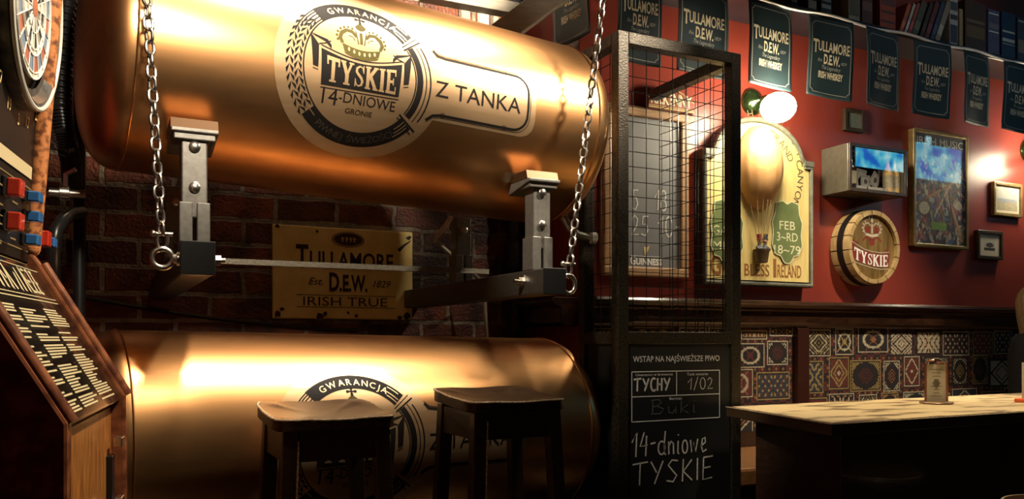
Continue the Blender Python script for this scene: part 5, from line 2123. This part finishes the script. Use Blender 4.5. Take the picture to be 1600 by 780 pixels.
while u < 7.6:
    u += .06
    pts.append(Vector((u, CORDV - .004, cz + .008 * math.cos((u - 2.4) * 2 * PI / .62))))
tag(MB().tube(pts, .0075, 8).build('hanging_cord', mat('white_cord', (.85, .83, .78), .6), None, smooth=True), 'white cord along the shelf edge carrying the pennants', 'cord')

# ================================================================== BENCH WITH KILIM BACK
bt = thing('bench', 'long brown wall bench under the patterned carpet panels', 'bench', (5.0, 3.2, 0))
SEATB = mat('brown_bench_leather', (.22, .10, .035), .4, 0, (.16, .07, .025), 30)
MB().box((2.58, 2.92, .36), (7.0, VR - .08, .45)).build('seat', SEATB, bt, bevel=.015)
MB().box((2.58, 2.96, .0), (7.0, 2.99, .358)).build('front_board', DARKW, bt)
MB().box((2.58, VR - .075, .50 - .05), (7.0, VR - .002, .53)).build('back_rail', DARKW, bt)
KIL = vcol_mat('woven_kilim', .9)


def kilim(name, u0, u1, z0, z1, seed):
    r = rnd(seed)
    cs = .0066
    NX, NZ = int((u1 - u0) / cs), int((z1 - z0) / cs)
    pal = dict(r=(.13, .03, .022), k=(.022, .016, .016), w=(.50, .44, .30), g=(.36, .26, .09), n=(.035, .045, .06), o=(.30, .12, .05), e=(.10, .11, .06))
    grid = [['r'] * NX for _ in range(NZ)]
    for j in range(NZ):                         # small repeating ground
        for i in range(NX):
            a, b_ = i % 8 - 4, j % 8 - 4
            q = abs(a) + abs(b_)
            grid[j][i] = 'k' if q == 3 else ('o' if q < 2 else ('r' if (i // 8 + j // 8) % 2 else 'k'))
    j0 = 0
    # patchwork of rugs
    cells = []
    y = 0
    rows = []
    while y < NZ - 6:
        hh_ = r.randint(20, 34)
        rows.append((y, min(hh_, NZ - y)))
        y += hh_ + 4
    for (y, hh_) in rows:
        x = r.randint(0, 3)
        while x < NX - 6:
            ww = r.randint(22, 42)
            cells.append((x, y + r.randint(-2, 2), min(ww, NX - x), hh_, r.randint(0, 5)))
            x += ww + r.randint(2, 7)
    for (x, y, ww, hh_, ty) in cells:
        bgc = r.choice(('k', 'k', 'n', 'r', 'w', 'k'))
        f1 = r.choice(('w', 'w', 'g', 'w')) if bgc != 'w' else 'k'
        f2 = r.choice(('g', 'o', 'r'))
        for j in range(hh_):
            for i in range(ww):
                if not (0 <= y + j < NZ and 0 <= x + i < NX):
                    continue
                ci, cj = abs(i - (ww - 1) / 2), abs(j - (hh_ - 1) / 2)
                edge = min(i, j, ww - 1 - i, hh_ - 1 - j)
                nd = ci / (ww / 2) + cj / (hh_ / 2)
                rd = math.hypot(ci / (ww / 2), cj / (hh_ / 2))
                c = bgc
                if edge == 0:
                    c = f1
                elif edge == 1:
                    c = 'k'
                elif ty == 0:
                    c = f1 if .78 < nd < .95 else (f2 if .45 < nd < .6 else ('w' if nd < .18 else bgc))
                elif ty == 1:
                    c = f1 if (rd > .85 and (i + j) % 3) else (f2 if rd < .5 and int(ci + cj) % 3 == 0 else ('k' if rd < .8 else bgc))
                elif ty == 2:
                    c = f1 if int(ci * 1.0) % 4 == 1 and int(cj) % 5 < 3 else (f2 if int(ci + cj) % 4 == 0 else bgc)
                elif ty == 3:
                    c = f1 if (math.sin(ci * .9) * math.cos(cj * .8) > .45) else (f2 if math.sin(ci * .9 + 2) * math.cos(cj * .8 + 1) > .5 else bgc)
                elif ty == 4:
                    c = f1 if abs(nd - .7) < .07 or abs(nd - 1.25) < .06 else (f2 if int(nd * 10) % 3 == 0 else bgc)
                else:
                    c = f1 if abs(rd - .62) < .09 else (f2 if (abs(ci - cj) < 1 or nd < .25) else bgc)
                grid[y + j][x + i] = c

    def fn(i, j):
        c = pal[grid[j][i]]
        n_ = r.uniform(.7, 1.15)
        return tuple(q * n_ for q in c)
    pixels('weave', NX, NZ, fn, lambda p, q: (u0 + (u1 - u0) * p, VR - .0605, z0 + (z1 - z0) * q), KIL, name)


post_u = at(1252, 560, VR - .08).x
wc = thing('carpet_lining', 'patchwork kilim carpet panels with a dark post, fixed under the polished rail', 'wall carpet', (4.3, VR, .53))
for (u0, u1, sd) in ((2.2, post_u - .045, 4), (post_u + .045, 6.2, 9)):
    pnl = MB().box((u0, VR - .06, .53), (u1, VR - .002, 1.114)).build('carpet_panel', mat('dark_backing', (.03, .02, .015), .8), wc)
    kilim(pnl, u0, u1, .531, 1.113, sd)
MB().box((post_u - .045, VR - .10, .53), (post_u + .045, VR - .002, 1.114)).build('post', mat('red_brown_post', (.045, .013, .008), .35, coat=.2), wc, bevel=.004)
MB().box((2.58, VR - .3, 0), (2.61, VR - .08, .36)).build('end_board', DARKW, bt)

# ================================================================== TABLE
tb = thing('pub_table', 'long pub table with worn parchment top before the kilim panels', 'table', (3.5, 2.4, 0))
TOPM = mat('worn_parchment_top', (.16, .10, .045), .5, 0, (.66, .50, .27), 5, detail=12, ramp=(.36, .50), stretch=(1, 2.2, 1), spec=.3)
tu0, tu1, tv0, tv1 = 2.235, 4.75, 2.035, 2.76
tub = 2.40          # the far left corner is cut back
MB().prism([(tu0, tv0, .715), (tu1, tv0, .715), (tu1, tv1, .715), (tub, tv1, .715)], (0, 0, .042)).build('top', mat('table_edge_wood', (.05, .028, .014), .35, 0, (.09, .05, .024), 20, stretch=(1, 8, 8)), tb, bevel=.004)
MB().prism([(tu0 + .022, tv0 + .018, .7572), (tu1 - .018, tv0 + .018, .7572), (tu1 - .018, tv1 - .018, .7572), (tub + .018, tv1 - .018, .7572)], (0, 0, .002)).build('top_sheet', TOPM, tb)
b = MB()
for (x0, y0, x1, y1) in ((tu0, tv0, tu1, tv0), (tu0, tv0, tub, tv1)):
    n = 90
    b.tube([(x0 + (x1 - x0) * i / n, y0 + (y1 - y0) * i / n, .757) for i in range(n + 1)], [.0018 + .0016 * abs(math.sin(i * 1.7) * math.sin(i * .6)) for i in range(n + 1)], 6)
b.build('worn_edge', WORN_GLINT, tb, smooth=True)
MB().box((tu0 + .20, tv0 + .14, .0), (tu0 + .26, tv1 - .14, .715)).build('end_panel', DARKW, tb, bevel=.004)
MB().box((tu1 - .26, tv0 + .14, .0), (tu1 - .20, tv1 - .14, .715)).build('end_panel', DARKW, tb, bevel=.004)
MB().box((tu0 + .26, tv0 + .16, .05), (tu1 - .26, tv0 + .19, .715)).build('front_panel', DARKW, tb)
for z in (.30, .34):
    q = (tu0 + .20, tv0 + .30, z)
    MB().ball(q, .006, 8).build('screw_head', GALV, tb, smooth=True)


def menu_holder(label, px, py, basem, clear):
    o = atz(px, py, .7592)
    t = thing('menu_holder', label, 'menu holder', o)
    b = MB()
    if clear:
        b.lathe(o, (0, 0, 1), [(0, .068), (.006, .07), (.010, .066), (.012, .05)], 32)
    else:
        b.box((o.x - .06, o.y - .045, o.z), (o.x + .06, o.y + .045, o.z + .018))
    b.build('base', basem, t, smooth=clear, bevel=0 if clear else .004)
    ax = Vector((.80, -.6, 0)).normalized()
    nn = Vector((.6, .80, 0)).normalized()
    zb_ = o.z + .012 if clear else o.z + .018
    if clear:
        b = MB()
        for sg in (-1, 1):
            pass
        fr_ = [o + ax * -.045 + Vector((0, 0, .012)), o + ax * -.045 + Vector((0, 0, .17)), o + ax * -.035 + Vector((0, 0, .19)), o + ax * -.01 + Vector((0, 0, .196))]
        b.tube(fr_, .005, 8)
        b.tube([o + ax * .045 + Vector((0, 0, .012)), o + ax * .045 + Vector((0, 0, .185)), o + ax * .0 + Vector((0, 0, .187))], .005, 8)
        b.build('wire_frame', mat('copper_wire', (.45, .18, .10), .3, .8), t, smooth=True)
    b = MB()
    hh_ = .165
    P = [o + ax * -.04 + Vector((0, 0, zb_ - o.z)), o + ax * .04 + Vector((0, 0, zb_ - o.z)), o + ax * .04 + Vector((0, 0, zb_ - o.z + hh_)), o + ax * -.04 + Vector((0, 0, zb_ - o.z + hh_))]
    b.prism(P, nn * .003)
    cd = b.build('menu_card', mat('menu_card', (.62, .58, .48), .4), t)
    k = Ink()
    r = rnd(int(px))
    for i in range(9):
        y = .02 + i * .015
        w_ = r.uniform(.02, .06)
        k.rect(-w_ / 2, y, w_ / 2, y + .003)
    k.poly(circ(0, .08, .014, .018, n=12)[:-1])
    k.mapped(lambda x, y: o + ax * x + Vector((0, 0, zb_ - o.z + y)) - nn * .001, 'print', mat('menu_ink', (.2, .18, .14), .5), cd)
    return t


menu_holder('wire menu holder on a round base standing on the pub table', 1463, 631, mat('dull_brass_base', (.25, .16, .09), .35, .5), True)
menu_holder('orange based menu holder at the right edge of the table', 1612, 629, mat('orange_plastic', (.75, .12, .03), .4), False)

# low round stool in front of the table, only its rim in the picture
t = thing('round_stool', 'low round stool whose pale rim shows at the bottom right corner', 'stool', (3.13, 1.78, 0))
MB().lathe((3.13, 1.78, .40), (0, 0, 1), [(0, .19), (.012, .205), (.035, .205), (.048, .19), (.05, .0)], 48).build('seat', DARKW, t, smooth=True)
MB().tube([(3.13 + .198 * math.cos(2 * PI * k_ / 48), 1.78 + .198 * math.sin(2 * PI * k_ / 48), .4435) for k_ in range(48)], .004, 6, closed=True).build('glint_rim', WORN_GLINT, t, smooth=True)  # pale tube painted in as the glint along the seat rim
for k_ in range(4):
    ca, sa = math.cos(PI / 4 + k_ * PI / 2), math.sin(PI / 4 + k_ * PI / 2)
    MB().tube([(3.13 + .12 * ca, 1.78 + .12 * sa, .405), (3.13 + .17 * ca, 1.78 + .17 * sa, 0)], [.02, .015], 12).build('leg', DARKW, t, smooth=True)
MB().tube([(3.13 + .15 * math.cos(2 * PI * k_ / 32), 1.78 + .15 * math.sin(2 * PI * k_ / 32), .15) for k_ in range(32)], .009, 8, closed=True).build('foot_ring', DARKW, t, smooth=True)

# ================================================================== PERSON ON THE BENCH


def skin_body(name, joints, bones, root, m, parent, sub=2):
    """one continuous surface grown round a skeleton: joints {key: (pos, radius)}"""
    base = wloc(parent)
    keys = list(joints)
    me = bpy.data.meshes.new(name)
    me.from_pydata([tuple(Vector(joints[k_][0]) - base) for k_ in keys], [(keys.index(a), keys.index(b_)) for a, b_ in bones], [])
    o = bpy.data.objects.new(name, me)
    COL.objects.link(o)
    o.parent = parent
    me.materials.append(m)
    mo = o.modifiers.new('skin', 'SKIN')
    mo.use_smooth_shade = True
    lay = me.skin_vertices[0] if me.skin_vertices else None
    if lay is None:
        bm = bmesh.new()
        bm.from_mesh(me)
        bm.verts.layers.skin.verify()
        bm.to_mesh(me)
        bm.free()
        lay = me.skin_vertices[0]
    for i, k_ in enumerate(keys):
        rr_ = joints[k_][1]
        lay.data[i].radius = rr_ if isinstance(rr_, tuple) else (rr_, rr_)
        lay.data[i].use_root = (k_ == root)
    s_ = o.modifiers.new('subsurf', 'SUBSURF')
    s_.levels = sub
    s_.render_levels = sub
    return o


hp = at(1606, 560, 3.18)
hip = Vector((hp.x, 3.18, .56))
fw_ = Vector((.72, -.69, 0)).normalized()          # where the person faces: away, towards the room
lf = Vector((fw_.y * -1, fw_.x, 0)).normalized()    # to their left
ps = thing('person', 'blond person in a black top sitting on the bench at the right edge, back turned', 'person', (hip.x, hip.y, 0))
up = Vector((0, 0, 1))
J = {}
J['pelvis'] = (hip, (.14, .11))
J['waist'] = (hip + up * .16 + fw_ * .02, (.125, .10))
J['chest'] = (hip + up * .36 + fw_ * .03, (.145, .11))
J['collar'] = (hip + up * .50 + fw_ * .03, (.085, .07))
J['neck'] = (hip + up * .57 + fw_ * .045, .05)
J['skull'] = (hip + up * .66 + fw_ * .05, .05)
Bn = [('pelvis', 'waist'), ('waist', 'chest'), ('chest', 'collar'), ('collar', 'neck'), ('neck', 'skull')]
for sg, nme in ((1, 'l'), (-1, 'r')):
    s_ = lf * sg
    J['shoulder' + nme] = (hip + up * .46 + s_ * .17 + fw_ * .02, .058)
    J['elbow' + nme] = (hip + up * .19 + s_ * .23 + fw_ * .06, .042)
    J['wrist' + nme] = (hip + up * .12 + s_ * .13 + fw_ * .28, .028)
    J['palm' + nme] = (hip + up * .105 + s_ * .115 + fw_ * .34, (.034, .018))
    Bn += [('chest', 'shoulder' + nme), ('shoulder' + nme, 'elbow' + nme), ('elbow' + nme, 'wrist' + nme), ('wrist' + nme, 'palm' + nme)]
    for f_, off, ln in (('index', -.024, .075), ('middle', -.008, .082), ('ring', .008, .076), ('little', .023, .06)):
        p0 = hip + up * .10 + s_ * (.105 + off) + fw_ * .375
        J[f_ + 'a' + nme] = (p0, .0095)
        J[f_ + 'b' + nme] = (p0 + fw_ * ln * .55 - up * .010, .0085)
        J[f_ + 'c' + nme] = (p0 + fw_ * ln * .85 - up * .032, .0075)
        Bn += [('palm' + nme, f_ + 'a' + nme), (f_ + 'a' + nme, f_ + 'b' + nme), (f_ + 'b' + nme, f_ + 'c' + nme)]
    J['thumba' + nme] = (hip + up * .11 + s_ * .075 + fw_ * .335, .011)
    J['thumbb' + nme] = (hip + up * .10 + s_ * .062 + fw_ * .37, .0095)
    Bn += [('palm' + nme, 'thumba' + nme), ('thumba' + nme, 'thumbb' + nme)]
    J['hipj' + nme] = (hip + s_ * .09 - up * .01 + fw_ * .03, .09)
    J['knee' + nme] = (hip + s_ * .11 + fw_ * .44 - up * .02, .062)
    J['ankle' + nme] = (hip + s_ * .11 + fw_ * .46 - up * .48, .04)
    J['toe' + nme] = (hip + s_ * .12 + fw_ * .62 - up * .525, .032)
    Bn += [('pelvis', 'hipj' + nme), ('hipj' + nme, 'knee' + nme), ('knee' + nme, 'ankle' + nme), ('ankle' + nme, 'toe' + nme)]
SKINM = mat('skin', (.62, .38, .26), .5)
body = skin_body('body', J, Bn, 'pelvis', SKINM, ps)
HC = hip + up * .703 + fw_ * .045
Mh = Matrix(((lf.x, fw_.x, 0), (lf.y, fw_.y, 0), (0, 0, 1)))


def gs(a, c, wd):
    return math.exp(-((a - c) / wd) ** 2)


def head_at(th, ph):          # th round the head (0 = straight ahead), ph from the crown down
    x, y, z = math.sin(th) * math.sin(ph), math.cos(th) * math.sin(ph), math.cos(ph)
    X, Y, Z = x * .076, y * .094, z * .116
    if Z < 0:                 # jaw and chin
        q = -Z / .116
        X *= 1 - .30 * q * q
        Y = Y * (1 - .12 * q) + .012 * q
    if y > 0:
        Y += y * (.024 * gs(X, 0, .011) * gs(Z, -.022, .020) + .012 * gs(X, 0, .009) * gs(Z, .004, .02))     # nose
        Y -= y * .010 * (gs(X, .030, .014) + gs(X, -.030, .014)) * gs(Z, .012, .012)                          # eye sockets
        Y += y * .005 * gs(Z, .030, .010) * gs(X, 0, .05)                                                    # brow
        Y += y * .006 * gs(X, 0, .02) * gs(Z, -.060, .010)                                                   # lips
        Y += y * .008 * gs(X, 0, .018) * gs(Z, -.100, .014)                                                  # chin
    return Vector((X, Y, Z))


dg = bpy.context.evaluated_depsgraph_get()
dg.update()
me_ = bpy.data.meshes.new_from_object(body.evaluated_get(dg))
bm = bmesh.new()
bm.from_mesh(me_)
nl, nr = 48, 36
rows_ = [[bm.verts.new(HC - wloc(ps) + Mh @ head_at(2 * PI * k_ / nl, PI * (i + .02) / (nr + .04))) for k_ in range(nl)] for i in range(nr + 1)]
for i in range(nr):
    for k_ in range(nl):
        bm.faces.new((rows_[i][k_], rows_[i][(k_ + 1) % nl], rows_[i + 1][(k_ + 1) % nl], rows_[i + 1][k_]))
bm.faces.new(rows_[0])
bm.faces.new(rows_[nr])
for sg in (-1, 1):            # ears
    ring_ = []
    for i in range(7):
        for k_ in range(10):
            a, p_ = 2 * PI * k_ / 10, PI * (i + .1) / 6.2
            ring_.append(bm.verts.new(HC - wloc(ps) + Mh @ Vector((sg * (.074 + .010 * math.sin(p_) * math.cos(a)), -.004 + .016 * math.sin(p_) * math.sin(a), -.008 + .030 * math.cos(p_)))))
    for i in range(6):
        for k_ in range(10):
            bm.faces.new((ring_[i * 10 + k_], ring_[i * 10 + (k_ + 1) % 10], ring_[(i + 1) * 10 + (k_ + 1) % 10], ring_[(i + 1) * 10 + k_]))
bmesh.ops.recalc_face_normals(bm, faces=bm.faces)
bm.to_mesh(me_)
bm.free()
me_.shade_smooth()
body.modifiers.clear()
body.data = me_
T_ = {}
for k_ in ('pelvis', 'waist', 'chest', 'collar', 'shoulderl', 'elbowl', 'shoulderr', 'elbowr', 'wristl', 'wristr'):
    p_, r_ = J[k_]
    r_ = r_ if isinstance(r_, tuple) else (r_, r_)
    T_[k_] = (p_, (r_[0] + .026, r_[1] + .026))
T_['collar'] = (T_['collar'][0] - up * .005, (.09, .078))
skin_body('top', T_, [('pelvis', 'waist'), ('waist', 'chest'), ('chest', 'collar'), ('chest', 'shoulderl'), ('shoulderl', 'elbowl'), ('elbowl', 'wristl'), ('chest', 'shoulderr'), ('shoulderr', 'elbowr'), ('elbowr', 'wristr')], 'pelvis', mat('black_knit', (.012, .011, .011), .8), ps)
T_ = {}
for k_ in ('pelvis', 'hipjl', 'kneel', 'anklel', 'hipjr', 'kneer', 'ankler'):
    p_, r_ = J[k_]
    r_ = r_ if isinstance(r_, tuple) else (r_, r_)
    T_[k_] = (p_, (r_[0] + .01, r_[1] + .01))
skin_body('trousers', T_, [('pelvis', 'hipjl'), ('hipjl', 'kneel'), ('kneel', 'anklel'), ('pelvis', 'hipjr'), ('hipjr', 'kneer'), ('kneer', 'ankler')], 'pelvis', mat('dark_denim', (.015, .017, .025), .8), ps)
hc = HC + up * .010 - fw_ * .006
b = MB()
vs, fs = [], []
n = 90
rows = 30
for i in range(rows + 1):
    q = i / rows
    for k_ in range(n + 1):
        th = math.radians(-205 + 230 * k_ / n)       # open towards the face
        if q < .5:
            ph = PI / 2 * q / .5
            rr_, z = math.sin(ph), .125 * math.cos(ph)
        else:
            w_ = (q - .5) / .5
            rr_, z = 1 - .22 * w_ + .03 * math.sin(w_ * 6), -.22 * w_ * (1 + .10 * math.sin(k_ * 2.3))
        st = 1 + .022 * math.sin(th * 17 + q * 4) + .018 * math.sin(th * 41 + q * 7)
        vs.append(hc + Mh @ Vector((math.cos(th) * .092 * rr_ * st, math.sin(th) * .105 * rr_ * st, z)))
for i in range(rows):
    for k_ in range(n):
        a = i * (n + 1) + k_
        fs.append((a, a + 1, a + n + 2, a + n + 1))
b.add(vs, fs)
hr = b.build('hair', mat('dark_blond_hair', (.26, .16, .07), .5, 0, (.16, .09, .04), 40, stretch=(8, 8, 1)), ps, smooth='all')
so = hr.modifiers.new('solid', 'SOLIDIFY')
so.thickness = .012
b = MB()
for sg in (-1, 1):
    b.ball(HC + Mh @ (head_at(sg * .34, PI / 2 - .10) - Vector((0, .007, 0))), .011, 12)
b.build('eyes', mat('eye_white', (.6, .58, .55), .3), ps, smooth=True)
b = MB()
for sg in (-1, 1):
    b.ball(HC + Mh @ (head_at(sg * .34, PI / 2 - .10) + Vector((0, .0025, 0))), .0045, 10)
b.build('irises', mat('iris', (.08, .06, .04), .3), ps, smooth=True)
MB().tube([HC + Mh @ head_at(q, PI / 2 + .545 - abs(q) * .08) for q in (-.30, -.15, 0, .15, .30)], [.002, .005, .005, .005, .002], 8).build('lips', mat('lips', (.45, .16, .13), .5), ps, smooth=True)
b = MB()
for sg in (-1, 1):
    b.tube([HC + Mh @ head_at(sg * q, PI / 2 - .26 - .05 * math.sin(q * 6)) for q in (.16, .3, .45, .58)], [.002, .004, .0035, .0015], 6)
b.build('eyebrows', mat('brow_hair', (.16, .10, .05), .7), ps, smooth=True)
b = MB()
cc = hip + up * .515 + fw_ * .034
b.tube([cc + (lf * math.cos(2 * PI * k_ / 24) * .074 + fw_ * math.sin(2 * PI * k_ / 24) * .064 - up * .02 * math.sin(2 * PI * k_ / 24)) for k_ in range(24)], .009, 8, closed=True)
b.build('collar', mat('white_collar', (.7, .66, .56), .6), ps, smooth=True)

# ================================================================== TELEVISIONS ACROSS THE ROOM (seen as reflections)
SCRN = mat('lit_screen', (.02, .02, .02), .3)
nt = SCRN.node_tree
tc = nt.nodes.new('ShaderNodeTexCoord')
nz = nt.nodes.new('ShaderNodeTexNoise')
nz.inputs['Scale'].default_value = 4
nz.inputs['Detail'].default_value = 2
crr = nt.nodes.new('ShaderNodeValToRGB')
crr.color_ramp.elements[0].color = (.02, .16, .7, 1)
crr.color_ramp.elements[0].position = .38
crr.color_ramp.elements[1].color = (.55, .95, 1, 1)
crr.color_ramp.elements[1].position = .6
e_ = crr.color_ramp.elements.new(.48)
e_.color = (.08, .62, .85, 1)
nt.links.new(tc.outputs['Object'], nz.inputs['Vector'])
nt.links.new(nz.outputs['Fac'], crr.inputs[0])
nt.links.new(crr.outputs[0], nt.nodes['Principled BSDF'].inputs['Emission Color'])
nt.nodes['Principled BSDF'].inputs['Emission Strength'].default_value = 4.5
for u0, u1, z0, z1, lab in ((7.84, 8.72, 3.07, 3.57, 'wall side television hung from the ceiling, reflected in the display box'), (9.22, 10.2, 3.12, 3.68, 'far television hung from the ceiling, reflected in the music poster')):
    t = thing('television', lab, 'television', ((u0 + u1) / 2, 0, z0), 'ceiling televisions')
    MB().box((u0 - .03, -.07, z0 - .03), (u1 + .03, 0, z1 + .03)).build('housing', BLACKP, t, bevel=.006)
    MB().box((u0, .0005, z0), (u1, .006, z1)).build('screen', SCRN, t)
    MB().box(((u0 + u1) / 2 - .03, -.06, z1 + .03), ((u0 + u1) / 2 + .03, -.02, CEI)).build('ceiling_bracket', BLACKM, t)
